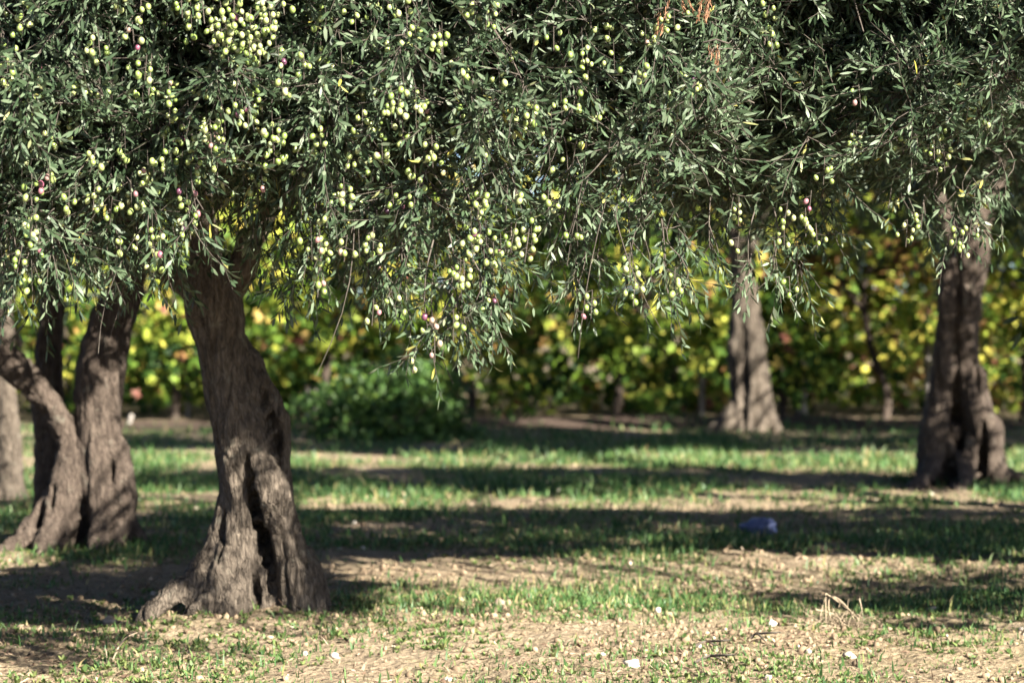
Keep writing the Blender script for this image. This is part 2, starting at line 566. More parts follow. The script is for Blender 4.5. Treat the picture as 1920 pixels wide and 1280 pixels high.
def gap_reject(P):
    px = 960 + FPX * P[:, 0] / P[:, 1]
    py = 560 - FPX * (P[:, 2] - CAM_H) / P[:, 1]
    bad = np.zeros(len(P), bool)
    for (cx, cy, rx, ry) in GAPS:
        bad |= ((px - cx) / rx) ** 2 + ((py - cy) / ry) ** 2 < 1.2
    # uneven density: thinner and thicker boughs
    n = fbm(P[:, 0] * 4.5, P[:, 1] * 3, P[:, 2] * 5.5, seed=150, oct=2)
    return (bad & (rng.random(len(P)) < 0.85)) | (n < 0.36 + 0.05 * rng.random(len(P)))


def grow(bulk, P, D, n_tw, length, templates, scale=(0.85, 1.15), droop=0.25, tube=True, spread=0.9, keep=0.05, gaps=False, tpk=0.10):
    """clumps: P (C,3) start points, D (C,3) directions -> drooping branchlets carrying shoots"""
    C = len(P)
    if C == 0: return
    Ln = length * (0.7 + 0.6 * rng.random(C))
    side = rng.normal(size=(C, 3)) * 0.12
    K = 5
    tt = np.linspace(0, 1, K)
    path = P[:, None, :] + D[:, None, :] * (Ln[:, None] * tt[None, :])[:, :, None] + side[:, None, :] * (tt ** 2)[None, :, None] * Ln[:, None, None]
    path[:, :, 2] -= droop * Ln[:, None] * (tt ** 2)[None, :]
    t = 0.08 + 0.92 * rng.random((C, n_tw))
    t[:, -1] = 1.0
    base = P[:, None, :] + D[:, None, :] * (Ln[:, None] * t)[:, :, None] + side[:, None, :] * (t ** 2)[:, :, None] * Ln[:, None, None]
    base[:, :, 2] -= droop * Ln[:, None] * t ** 2
    tan = D[:, None, :] + side[:, None, :] * 2 * t[:, :, None] + np.array([0, 0, -1.0]) * (2 * droop * t)[:, :, None]
    tan = unit(tan)
    dirs = tan * 0.75 + rand_unit(C * n_tw).reshape(C, n_tw, 3) * spread
    dirs[:, -1] = tan[:, -1]
    base = base.reshape(-1, 3); dirs = dirs.reshape(-1, 3)
    n = len(base)
    sh = np.repeat(rng.random(C), n_tw) * 0.6 + 0.4 * rng.random(n)
    tp = tpk if gaps else None
    ok = carve(base + dirs * 0.10, keep, tp) & carve(base + dirs * 0.2 + np.array([0, 0, -0.06]), keep + 0.05, 2 * tpk if gaps else None)
    if templates is COARSE: ok &= carve(base + dirs * 0.36 + np.array([0, 0, -0.05]), keep + 0.05)
    if gaps: ok &= ~gap_reject(base + dirs * 0.08)
    if tube:
        alive = ok.reshape(C, n_tw).mean(1) > 0.45
        if alive.any():
            rad = np.linspace(0.0030, 0.0012, K)[None, :] * (0.8 + 0.5 * rng.random(C))[:, None]
            bulk.tubes(path[alive], rad[alive], 3, 1)
    base, dirs, sh = base[ok], dirs[ok], sh[ok]
    n = len(base)
    R = frames(dirs, rng.random(n) * 6.283)
    sc = scale[0] + (scale[1] - scale[0]) * rng.random(n)
    pick = rng.integers(0, len(templates), n)
    for k, tm in enumerate(templates):
        s = pick == k
        bulk.stamp(tm, R[s], base[s], sc[s], sh[s])


def connectors(bulk, starts, ends, r0=0.012, r1=0.004, sides=5):
    N = len(ends)
    if N == 0: return
    d = np.linalg.norm(ends[:, None, :] - starts[None, :, :], axis=2)
    s = starts[np.argmin(d + rng.random(d.shape) * 0.5, axis=1)]
    K = 7
    tt = np.linspace(0, 1, K)
    mid = (s + ends) / 2 + rng.normal(size=(N, 3)) * 0.12
    mid[:, 2] += 0.22
    P = ((1 - tt) ** 2)[None, :, None] * s[:, None, :] + (2 * tt * (1 - tt))[None, :, None] * mid[:, None, :] + (tt ** 2)[None, :, None] * ends[:, None, :]
    P[:, 1:-1] += rng.normal(size=(N, K - 2, 3)) * 0.015
    rad = (r0 + (r1 - r0) * tt)[None, :] * (0.6 + 0.8 * rng.random(N))[:, None]
    bulk.tubes(P, rad, sides, 1)


# ------------------------------------------------------------------ trunks
def catmull(pts, n):
    pts = np.array(pts, float)
    p = np.vstack([2 * pts[0] - pts[1], pts, 2 * pts[-1] - pts[-2]])
    out = []
    for k in range(len(pts) - 1):
        for t in np.linspace(0, 1, n, endpoint=False):
            a, b, c, d = p[k:k + 4]
            out.append(0.5 * (2 * b + (c - a) * t + (2 * a - 5 * b + 4 * c - d) * t * t + (3 * b - a - 3 * c + d) * t ** 3))
    out.append(pts[-1])
    return np.array(out)


def strand_geo(pts, sides=12):
    """closed tapered tube through (x,y,z,r) points"""
    q = catmull(pts, 6)
    P, r = q[:, :3], np.maximum(q[:, 3], 0.004)
    T = unit(np.gradient(P, axis=0))
    # round end caps
    e0 = [(P[0] - T[0] * r[0] * s, r[0] * math.sqrt(max(0.02, 1 - s * s))) for s in (0.95, 0.6)]
    e1 = [(P[-1] + T[-1] * r[-1] * s, r[-1] * math.sqrt(max(0.02, 1 - s * s))) for s in (0.6, 0.95)]
    P = np.vstack([[e[0] for e in e0], P, [e[0] for e in e1]])
    r = np.concatenate([[e[1] for e in e0], r, [e[1] for e in e1]])
    T = unit(np.gradient(P, axis=0))
    a = np.cross(T[0], [0.3, 0.9, 0.1]); a /= np.linalg.norm(a)
    V = []
    for k in range(len(P)):
        a = a - T[k] * np.dot(a, T[k]); a /= np.linalg.norm(a)
        b = np.cross(T[k], a)
        for s in range(sides):
            an = 2 * math.pi * s / sides
            V.append(P[k] + r[k] * (math.cos(an) * a + math.sin(an) * b))
    L, Tt = [], []
    for k in range(len(P) - 1):
        for s in range(sides):
            s2 = (s + 1) % sides
            L += [k * sides + s, k * sides + s2, (k + 1) * sides + s2, (k + 1) * sides + s]
            Tt.append(4)
    L += list(range(sides))[::-1]; Tt.append(sides)
    L += [(len(P) - 1) * sides + s for s in range(sides)]; Tt.append(sides)
    return np.array(V), np.array(L), np.array(Tt)


def make_trunk(name, strands, mat, parent, voxel=0.013, rough=1.0, seed=0, cuts=()):
    Vs, Ls, Ts, n = [], [], [], 0
    for s in strands:
        V, L, T = strand_geo(s)
        Vs.append(V); Ls.append(L + n); Ts.append(T); n += len(V)
    me = mesh_from("tmp", np.concatenate(Vs), np.concatenate(Ls), np.concatenate(Ts))
    o = bpy.data.objects.new("tmp", me)
    COL.objects.link(o)
    md = o.modifiers.new("r", 'REMESH'); md.mode = 'VOXEL'; md.voxel_size = voxel
    sm = o.modifiers.new("s", 'SMOOTH'); sm.factor = 0.5; sm.iterations = 2
    bpy.context.view_layer.update()
    dg = bpy.context.evaluated_depsgraph_get()
    me2 = bpy.data.meshes.new_from_object(o.evaluated_get(dg))
    bpy.data.objects.remove(o); bpy.data.meshes.remove(me)
    nv = len(me2.vertices)
    co = np.empty(nv * 3, np.float32); me2.vertices.foreach_get("co", co); co = co.reshape(-1, 3).astype(float)
    no = np.empty(nv * 3, np.float32); me2.vertices.foreach_get("normal", no); no = no.reshape(-1, 3)
    x, y, z = co.T
    x = x - parent.location.x; y = y - parent.location.y
    sw = z * 0.5
    xr, yr = x * np.cos(sw) - y * np.sin(sw), x * np.sin(sw) + y * np.cos(sw)
    big = fbm(xr * 7, yr * 7, z * 2.2, seed + 1, 3) - 0.5
    rd = 1 - np.abs(2 * fbm(xr * 15, yr * 15, z * 2.2, seed + 2, 2) - 1)
    rd2 = 1 - np.abs(2 * vnoise(xr * 40, yr * 40, z * 6.0, seed + 3) - 1)
    knob = np.clip(vnoise(x * 9, y * 9, z * 7, seed + 6) - 0.72, 0, 1)
    disp = rough * (0.055 * big - 0.016 * rd ** 6 - 0.010 * rd2 ** 3 + 0.07 * knob + 0.012 * (fbm(x * 30, y * 30, z * 14, seed + 9, 2) - 0.5))
    for (c, r, dep) in cuts:     # hollows
        d = np.linalg.norm((co - np.array(c)) / np.array(r), axis=1)
        disp -= dep * np.clip(1 - d * d, 0, 1)
    co += no * disp[:, None]
    org = np.array(parent.location)
    co -= org
    me2.vertices.foreach_set("co", co.astype(np.float32).ravel())
    me2.polygons.foreach_set("use_smooth", np.ones(len(me2.polygons), bool))
    me2.materials.clear(); me2.materials.append(mat)
    me2.name = name
    me2.update()
    t = bpy.data.objects.new(name, me2)
    COL.objects.link(t)
    t.parent = parent
    return t


def px_strands(D, lst, flat=1.0):
    out = []
    for s in lst:
        out.append([(*(at(px, py, D) + np.array([0, dd, 0])), r * D / FPX * flat) for (px, py, r, dd) in s])
    return out


# ------------------------------------------------------------------ MAIN OLIVE TREE
D1 = 12.55
base1 = np.array([-1.15, D1, 0.0])
main = empty("olive_tree", base1, "nearest olive tree with thick twisted split trunk flared at its base, many pale olives", "tree", "olive trees in the grove")
S_main = px_strands(D1, [
    [(392, 505, 50, 0.02), (398, 570, 56, 0), (414, 650, 52, 0), (436, 735, 54, 0), (455, 820, 60, 0), (458, 900, 54, 0), (450, 980, 46, -0.02), (440, 1060, 44, -0.05), (436, 1150, 48, -0.08)],
    [(440, 640, 26, 0.05), (482, 715, 28, 0.05), (512, 775, 28, 0.05), (526, 840, 22, 0.06), (530, 900, 26, 0.05)],
    [(470, 800, 34, -0.02), (492, 860, 34, -0.06), (510, 905, 38, -0.09), (525, 960, 34, -0.06), (542, 1020, 38, -0.03), (562, 1075, 48, -0.02), (572, 1150, 50, -0.02)],
    [(424, 930, 20, -0.02), (410, 990, 22, -0.04), (394, 1040, 24, -0.08), (362, 1082, 25, -0.14), (325, 1112, 24, -0.2), (296, 1140, 24, -0.26), (280, 1165, 22, -0.28)],
    [(436, 1000, 24, -0.08), (418, 1060, 28, -0.13), (396, 1110, 28, -0.18), (368, 1150, 24, -0.24), (350, 1170, 20, -0.28)],
    [(462, 1020, 24, -0.06), (448, 1085, 28, -0.12), (432, 1130, 28, -0.18), (420, 1165, 24, -0.22)],
    [(482, 1050, 18, 0.0), (492, 1100, 22, -0.05), (490, 1150, 26, -0.08)],
    [(490, 900, 44, 0.16), (500, 1000, 52, 0.16), (505, 1080, 70, 0.14), (505, 1150, 90, 0.12)],
    [(570, 1060, 26, 0.02), (592, 1100, 26, 0.03), (606, 1150, 24, 0.05)],
    # limbs
    [(398, 560, 44, 0), (340, 530, 24, 0), (300, 500, 22, -0.05), (252, 455, 20, -0.1), (190, 400, 18, -0.3), (90, 300, 15, -0.6), (-30, 180, 11, -0.9)],
    [(392, 530, 46, 0), (385, 470, 34, 0), (384, 410, 28, 0.0), (376, 320, 24, 0.05), (360, 200, 20, 0.1), (330, 40, 16, 0.2), (300, -150, 11, 0.3)],
    [(420, 560, 30, 0), (448, 510, 28, 0), (470, 460, 26, 0.0), (500, 400, 22, 0.0), (540, 320, 19, -0.1), (600, 220, 17, -0.3), (650, 110, 15, -0.6), (760, -40, 12, -1.0)],
    [(520, 350, 16, 0), (620, 300, 14, -0.4), (760, 240, 11, -0.9), (900, 200, 8, -1.3), (1040, 170, 6, -1.6)],
    [(384, 410, 16, 0.0), (470, 250, 13, 0.6), (600, 100, 10, 1.2), (760, 0, 8, 1.7)],
    [(300, 500, 12, -0.05), (220, 470, 11, 0.4), (100, 400, 9, 0.9)],
])
for k in range(9): S_main[k][-1] = (S_main[k][-1][0], S_main[k][-1][1], min(S_main[k][-1][2], -0.08), S_main[k][-1][3])
cut_main = [(at(px, py, D1) + np.array([0, -0.12, 0]), (rx, 0.3, 0.06), dp) for (px, py, rx, dp) in
            ((470, 868, .014, .05), (476, 900, .020, .08), (483, 935, .024, .09), (489, 970, .027, .10), (496, 1005, .028, .10), (502, 1040, .024, .09),
             (418, 975, .012, .05), (416, 1002, .016, .07), (414, 1028, .013, .06), (484, 1095, .014, .05), (487, 1112, .016, .06), (510, 1085, .012, .05), (512, 1105, .012, .05),
             (500, 745, .014, .05), (512, 790, .017, .07), (522, 830, .014, .06))]
make_trunk("trunk", S_main, M_BARK, main, 0.009, 1.0, 3, cut_main)

YD_X = [-300, 0, 60, 130, 200, 260, 300, 345, 420, 480, 520, 560, 620, 680, 720, 780, 840, 900, 960, 1010, 1080, 1140, 1200, 1260, 1310, 1360, 1420, 1490, 1560, 1610, 1650, 1700, 1760, 1810, 1860, 1920, 2200]
YD_Y = [560, 560, 540, 500, 520, 520, 480, 440, 380, 400, 450, 500, 500, 520, 540, 560, 590, 570, 520, 470, 480, 500, 520, 540, 500, 490, 530, 540, 480, 430, 410, 440, 490, 500, 460, 440, 440]


def ydense(px):
    return np.interp(px, YD_X, YD_Y)


def curtain(px0, px1, n, d0, d1, top=-260, slope=0.0, margin=200, keep=0.12, tpc=0.0):
    """boughs of the crown's near face; each takes, within the crown, a depth where it does not stand in the light of the sunny strips"""
    px = px0 + (px1 - px0) * rng.random(n)
    lo = ydense(px) - margin
    py = top + (lo - top) * rng.random(n)
    best = np.zeros((n, 3)); done = np.zeros(n, bool)
    for k in range(12):
        D = d0 + (d1 - d0) * rng.random(n) * (0.4 + 0.6 * k / 11) + slope * (px - px0) / (px1 - px0)
        P = np.stack([(px - 960) * D / FPX, D, CAM_H - (py - 560) * D / FPX], 1)
        ok = carve(P, 0.0, tpc) & ~done
        if k == 0: best[:] = P
        best[ok] = P[ok]; done |= ok
    return best[done | (rng.random(n) < keep)]


def rand_dirs(n, out, down):
    d = rng.normal(size=(n, 3)) * 0.55 + np.asarray(out)
    d[:, 2] -= down
    return unit(d)


def limb_nodes(strands, zmin=1.3):
    p = np.concatenate([catmull(s, 4)[:, :3] for s in strands])
    return p[p[:, 2] > zmin]


def shell(n, c, rad, rmin=0.55, zmin=1.8):
    u = rand_unit(n * 2)
    r = rmin + (1 - rmin) * rng.random(len(u)) ** 0.7
    wob = 0.82 + 0.36 * fbm(u[:, 0] * 2 + c[0], u[:, 1] * 2 + c[1], u[:, 2] * 2 + 5, seed=31)
    P = np.asarray(c) + u * (r * wob)[:, None] * np.asarray(rad)
    return P[P[:, 2] > zmin][:n]


def in_view(P, m=60):
    px = 960 + FPX * P[:, 0] / P[:, 1]
    py = 560 - FPX * (P[:, 2] - CAM_H) / P[:, 1]
    return (px > -m) & (px < 1920 + m) & (py > -m) & (py < 1280 + m)


def clear_view(P, margin=40):
    """keeps foliage above the lower edge of the curtain where it is in view"""
    px = 960 + FPX * P[:, 0] / P[:, 1]
    py = 560 - FPX * (P[:, 2] - CAM_H) / P[:, 1]
    return (py < ydense(px) - margin - 170) | (px < -100) | (px > 2020)


b = Bulk()
# front curtain in view
P = curtain(-150, 1340, 960, 9.2, 12.0, slope=0.25)
grow(b, P, rand_dirs(len(P), (0, -0.3, 0.1), 0.25), 23, 0.26, FINE, droop=0.30, keep=0.06, gaps=True)
nodes = limb_nodes(S_main)
connectors(b, nodes, P[rng.random(len(P)) < 0.17], 0.007, 0.0025)
# shaded inside of the crown
P = curtain(-150, 1300, 480, 10.8, 14.6, top=-200, margin=175, keep=0.12)
grow(b, P, rand_dirs(len(P), (0, 0, 0), 0.2), 9, 0.3, FINE, scale=(1.0, 1.3), droop=0.25)
connectors(b, nodes, P[rng.random(len(P)) < 0.5], 0.016, 0.005)
# upper crown
P = shell(520, (-1.4, 12.7, 3.0), (3.4, 3.2, 1.9))
P = P[clear_view(P) & ~(in_view(P, 420) & (P[:, 1] < 13))]
P = P[carve(P, 0.10, 0.06)]
grow(b, P, rand_dirs(len(P), (0, 0, 0), 0.1), 9, 0.4, COARSE, scale=(0.85, 1.15), droop=0.2)
connectors(b, nodes, P[rng.random(len(P)) < 0.4], 0.02, 0.006)
# hanging sprigs along the lower edge: (px, top, tip, depth, shoots)
SPRIGS = [(805, 560, 735, 9.35, 4), (870, 560, 700, 9.4, 6), (835, 540, 670, 9.5, 7), (900, 520, 650, 9.6, 8), (760, 540, 650, 9.5, 4), (690, 500, 610, 9.6, 4),
          (600, 480, 600, 9.5, 3), (545, 480, 625, 9.9, 5), (510, 470, 590, 10.2, 3), (565, 500, 620, 9.9, 4), (1250, 520, 640, 9.6, 7), (1280, 500, 590, 9.7, 6),
          (1080, 520, 640, 9.8, 4), (1120, 480, 580, 9.8, 5), (1190, 490, 610, 9.7, 4), (1405, 500, 610, 10.2, 4), (1450, 500, 590, 10.5, 6), (1500, 520, 600, 10.6, 6),
          (1330, 480, 560, 10.2, 5), (1560, 450, 530, 10.8, 5), (265, 480, 570, 9.6, 5), (225, 470, 560, 9.6, 6), (30, 500, 620, 9.3, 5), (100, 500, 580, 9.3, 6),
          (360, 440, 520, 9.3, 2), (370, 400, 500, 9.3, 3), (160, 500, 570, 9.4, 5), (10, 520, 600, 9.3, 4), (480, 440, 540, 10.0, 3), (720, 520, 600, 9.5, 5),
          (955, 520, 590, 9.6, 6), (920, 560, 680, 9.5, 4), (860, 600, 690, 9.45, 5), (60, 530, 590, 9.4, 4), (640, 480, 540, 9.7, 4), (1040, 480, 560, 9.9, 4)]


def sprigs(bulk, lst):
    for (px, y0, y1, D, n) in lst:
        p0, p1 = at(px - 18 + 30 * rng.random(), y0 - 110, D), at(px, y1 - 100, D - 0.06)
        K = 6
        tt = np.linspace(0, 1, K)
        path = p0[None] + (p1 - p0)[None] * tt[:, None] + np.array([0.03 * rng.normal(), 0.03 * rng.normal(), 0])[None] * np.sin(tt * 3.14)[:, None]
        bulk.tubes(path[None], np.linspace(0.0032, 0.0012, K)[None], 4, 1)
        t = np.concatenate([0.25 + 0.75 * rng.random(n), [1.0, 1.0]])
        base = p0[None] + (p1 - p0)[None] * t[:, None]
        d = unit((p1 - p0))[None] * 0.8 + rand_unit(len(t)) * 0.65
        d[-1] = unit(p1 - p0) + np.array([0.25, 0, 0])
        for q in range(len(t)):
            bulk.stamp(FINE[rng.integers(0, len(FINE))], frames(d[q:q + 1], rng.random(1) * 6.28), base[q:q + 1], np.array([0.8 + 0.25 * rng.random()]), rng.random(1))


sprigs(b, [s for s in SPRIGS if s[0] < 1320])
# long bare weeping twigs
K = 6
N = 36
px = rng.random(N) * 1340 - 20
Dd = 9.25 + 1.0 * rng.random(N)
top = ydense(px) - 260 * rng.random(N) - 60
ln = 0.25 + 0.3 * rng.random(N)
p0 = np.stack([(px - 960) * Dd / FPX, Dd, CAM_H - (top - 560) * Dd / FPX], 1)
tt = np.linspace(0, 1, K)
path = p0[:, None, :] + np.stack([0.12 * rng.normal(size=N), 0.05 * rng.normal(size=N), -ln], 1)[:, None, :] * tt[None, :, None]
path[:, :, 0] += (0.05 * rng.normal(size=N))[:, None] * np.sin(tt * 3.1)[None]
b.tubes(path, np.tile(np.linspace(0.0022, 0.001, K), (N, 1)), 4, 1)
b.build("crown", [M_LEAF, M_TWIG], main, origin=base1)

# ------------------------------------------------------------------ olives (clusters of fruit)
def fruit_template():
    rows, seg = 6, 9
    V = [(0, 0, 0.5)]
    for r in range(1, rows):
        ph = math.pi * r / rows
        for s in range(seg):
            an = 2 * math.pi * s / seg
            V.append((0.41 * math.sin(ph) * math.cos(an), 0.41 * math.sin(ph) * math.sin(an), 0.5 * math.cos(ph)))
    V.append((0, 0, -0.53))
    L, T = [], []
    for s in range(seg): L += [0, 1 + s, 1 + (s + 1) % seg]; T.append(3)
    for r in range(rows - 2):
        for s in range(seg):
            a, c = 1 + r * seg + s, 1 + r * seg + (s + 1) % seg
            L += [a, a + seg, c + seg, c]; T.append(4)
    e = len(V) - 1
    for s in range(seg): L += [e, 1 + (rows - 2) * seg + (s + 1) % seg, 1 + (rows - 2) * seg + s]; T.append(3)
    T = np.array(T)
    return np.array(V), np.array(L), T, np.zeros(len(T), int), np.ones(len(T))


FRUIT = fruit_template()


def olive_cluster(p, n, parent, spread=0.026, purple=0.06, size=1.0):
    b = Bulk()
    L = 0.018 + 0.0065 * n
    K = 4
    tt = np.linspace(0, 1, K)
    lean = np.array([rng.normal() * 0.12, rng.normal() * 0.12, -1.0])
    top = np.asarray(p) - lean * L * 0.5 + np.array([0, 0, 0.05])
    stem = top[None] + lean[None] * ((L + 0.05) * tt)[:, None]
    b.tubes(stem[None], np.full((1, K), 0.0014), 4, 1, 0.5)
    pts = []
    for k in range(n):
        for _ in range(30):
            t = 0.12 + 0.88 * (k + rng.random()) / n
            an = rng.random() * 6.28
            c = top + lean * (L + 0.03) * t + np.array([math.cos(an), math.sin(an), 0]) * spread * (0.5 + 0.8 * rng.random()) + np.array([0, 0, -0.012])
            if all(np.linalg.norm((c - q) * np.array([1, 1, .8])) > 0.021 * size for q in pts): break
        pts.append(c)
        st = top + lean * (L + 0.03) * max(0.02, t - 0.12)
        b.tubes(np.stack([st, c + np.array([0, 0, 0.014])])[None], np.full((1, 2), 0.0009), 3, 1, 0.5)
        s = (0.0185 + 0.008 * rng.random()) * size
        tint = rng.random() * 0.78
        if rng.random() < purple * 0.7: tint = 0.85 + 0.15 * rng.random()
        ax = unit(np.array([[rng.normal() * 0.35, rng.normal() * 0.35, -1.0]]))
        tm = (FRUIT[0], FRUIT[1], FRUIT[2], FRUIT[3], np.full(len(FRUIT[2]), tint / 1.0))
        V = np.einsum('ij,vj->vi', frames(ax, np.zeros(1))[0], FRUIT[0]) * s + c
        b.raw(V, FRUIT[1].copy(), FRUIT[2], FRUIT[3], np.full(len(FRUIT[2]), tint))
    return b.build("olive_cluster", [M_OLIVE, M_TWIG], parent, True, origin=np.array(parent.location))


# (px, py, count, purple share)
CL = [(440, 30, 13, .02), (470, 75, 13, 0), (425, 90, 12, 0), (455, 120, 13, 0), (490, 95, 12, 0), (505, 45, 10, 0), (415, 60, 11, 0), (440, 150, 6, 0), (400, 75, 5, 0),
      (485, 20, 7, 0), (530, 15, 5, 0), (380, 30, 6, 0), (340, 20, 5, 0), (265, 40, 4, 0), (225, 15, 5, 0), (45, 15, 5, 0), (45, 60, 6, 0), (15, 115, 6, 0), (15, 158, 5, 0),
      (62, 205, 6, 0), (145, 180, 5, 0), (185, 95, 4, 0), (250, 85, 4, .5), (275, 148, 5, 0), (318, 200, 5, 0), (325, 255, 5, .1), (345, 290, 8, .1), (370, 330, 6, .35),
      (395, 270, 6, .1), (420, 290, 6, .1), (450, 225, 4, .5), (515, 300, 8, 0), (525, 260, 4, 0), (570, 135, 4, 0), (530, 175, 5, 0), (470, 185, 4, 0), (130, 255, 5, 0), (90, 275, 4, 0),
      (45, 300, 6, 0), (88, 320, 5, .1), (92, 355, 4, .5), (60, 370, 5, .1), (178, 385, 5, .3), (180, 310, 4, 0), (130, 395, 4, 0), (65, 435, 6, .1), (75, 470, 5, .3), (40, 500, 4, .1),
      (350, 385, 6, .4), (355, 430, 7, .3), (225, 470, 3, .3), (290, 500, 2, .5), (210, 410, 4, .2),
      (712, 168, 6, 0), (748, 205, 9, 0), (865, 235, 6, 0), (905, 210, 5, 0), (970, 240, 8, 0), (1000, 228, 6, 0), (915, 40, 7, 0), (868, 12, 4, 0), (760, 30, 3, 0), (825, 90, 4, 0),
      (1038, 85, 3, 0), (935, 160, 4, .1), (860, 140, 4, 0), (680, 240, 4, 0), (660, 310, 4, .2), (755, 265, 5, 0), (810, 300, 6, 0), (645, 380, 7, 0), (600, 480, 9, .08), (600, 545, 4, .25), (650, 480, 3, .5),
      (735, 385, 4, 0), (700, 470, 6, 0), (780, 380, 3, 0), (900, 395, 8, 0), (1028, 395, 4, 0), (965, 460, 5, .2), (990, 475, 6, .2), (925, 495, 4, .1), (870, 530, 6, .1), (735, 580, 3, 0), (700, 600, 3, .6), (810, 620, 5, .6),
      (850, 625, 5, 0), (780, 690, 2, 0), (815, 670, 2, .9), (1180, 515, 4, .8), (1190, 560, 5, 0), (1265, 545, 6, .1), (1110, 585, 4, 0), (1080, 615, 1, 1.), (1210, 150, 4, 0), (1270, 168, 5, 0), (1080, 205, 4, 0)]
for (px, py, n, pu) in CL[:98]:
    D = (8.98 if px < 540 and py < 200 else 9.06 if px < 620 else 9.12) + 0.24 * rng.random()
    olive_cluster(at(px, py, D), n, main, purple=pu)
# the smaller clusters half buried in the leaves: one part


def buried_fruit(parent, n, x0, x1, d0, xmode):
    b = Bulk()
    px = np.where(rng.random(n) < 0.85, rng.triangular(x0, xmode, x1, n), x0 + (x1 - x0) * rng.random(n))
    py = -10 + (ydense(px) - 10) * rng.random(n) ** 1.3
    D = d0 + 0.45 * rng.random(n)
    for k in range(n):
        c0 = at(px[k], py[k], D[k])
        m = rng.integers(2, 7)
        for q in range(m):
            c = c0 + np.array([rng.normal() * 0.022, rng.normal() * 0.02, -0.010 * q + rng.normal() * 0.012])
            sz = 0.0175 + 0.008 * rng.random()
            tint = rng.random() * 0.78 if rng.random() > 0.05 else 0.86 + 0.14 * rng.random()
            R = frames(np.array([[rng.normal() * 0.4, rng.normal() * 0.4, -1.0]]), np.zeros(1))[0]
            b.raw(FRUIT[0] @ R.T * sz + c, FRUIT[1].copy(), FRUIT[2], FRUIT[3], np.full(len(FRUIT[2]), tint))
        st = np.stack([c0 + np.array([0, 0, 0.06]), c0 + np.array([0.004, 0, -0.015 * m])])
        b.tubes(st[None], np.full((1, 2), 0.0011), 3, 1, 0.5)
    o = b.build("olive_cluster", [M_OLIVE, M_TWIG], parent, True, origin=np.array(parent.location))
    o["kind"] = "stuff"


buried_fruit(main, 165, -20, 1320, 9.12, 350)

# ------------------------------------------------------------------ OLIVE TREE JUST OFF THE RIGHT EDGE
base2 = np.array([4.6, 13.4, 0.0])
rtree = empty("olive_tree", base2, "olive tree past the right edge whose grey green boughs hang over the right half", "tree", "olive trees in the grove")
S_r = [[(4.6, 13.4, -0.1, 0.34), (4.58, 13.4, 0.3, 0.22), (4.55, 13.35, 1.0, 0.18), (4.5, 13.3, 1.6, 0.19)],
       [(4.8, 13.3, -0.1, 0.12), (4.65, 13.4, 0.5, 0.12), (4.6, 13.4, 1.5, 0.12)],
       [(4.5, 13.3, 1.5, 0.13), (3.9, 13.0, 2.5, 0.10), (3.1, 12.4, 3.1, 0.075), (2.3, 11.9, 3.35, 0.05), (1.6, 11.5, 3.25, 0.03), (1.1, 11.3, 3.0, 0.02)],
       [(4.5, 13.3, 1.5, 0.13), (4.8, 13.4, 2.2, 0.10), (5.2, 13.5, 2.9, 0.07), (5.7, 13.7, 3.4, 0.04)],
       [(4.5, 13.3, 1.5, 0.12), (4.2, 13.6, 2.6, 0.09), (3.7, 14.0, 3.4, 0.06), (3.2, 14.4, 3.9, 0.03)],
       [(3.9, 13.0, 2.5, 0.07), (3.4, 12.2, 3.0, 0.05), (2.9, 11.6, 3.3, 0.035), (2.2, 11.2, 3.4, 0.02)]]
make_trunk("trunk", S_r, M_BARK2, rtree, 0.02, 1.0, 9)
b = Bulk()
P = curtain(1200, 2120, 1050, 9.9, 13.0, slope=0.4, margin=165, keep=0.3, tpc=0.15)
grow(b, P, rand_dirs(len(P), (-0.2, -0.35, 0.35), 0.0), 24, 0.26, FINE, scale=(0.82, 1.08), droop=0.05, keep=0.15, gaps=True, tpk=0.13)
nodes = limb_nodes(S_r)
connectors(b, nodes, P[rng.random(len(P)) < 0.17], 0.007, 0.0025)
P = curtain(1240, 2050, 320, 11.9, 15.8, top=-200, margin=170, keep=0.12)
grow(b, P, rand_dirs(len(P), (0, 0, 0), 0.2), 9, 0.3, FINE, scale=(1.0, 1.3), droop=0.25)
connectors(b, nodes, P[rng.random(len(P)) < 0.5], 0.016, 0.005)
P = shell(950, (4.6, 12.6, 3.1), (3.6, 3.4, 1.9), zmin=1.6)
P = P[clear_view(P) & ~(in_view(P, 420) & (P[:, 1] < 13.5))]
P = P[carve(P, 0.05, 0.06)]
grow(b, P, rand_dirs(len(P), (0, 0, 0), 0.1), 9, 0.4, COARSE, scale=(0.85, 1.15), droop=0.2)
connectors(b, nodes, P[rng.random(len(P)) < 0.4], 0.02, 0.006)
sprigs(b, [s for s in SPRIGS if s[0] >= 1320] + [(1790, 430, 510, 10.9, 5), (1730, 400, 480, 11, 5), (1830, 420, 500, 10.9, 5), (1690, 400, 470, 11, 4), (1870, 380, 450, 11, 5)])
b.build("crown", [M_LEAF, M_TWIG], rtree, origin=base2)
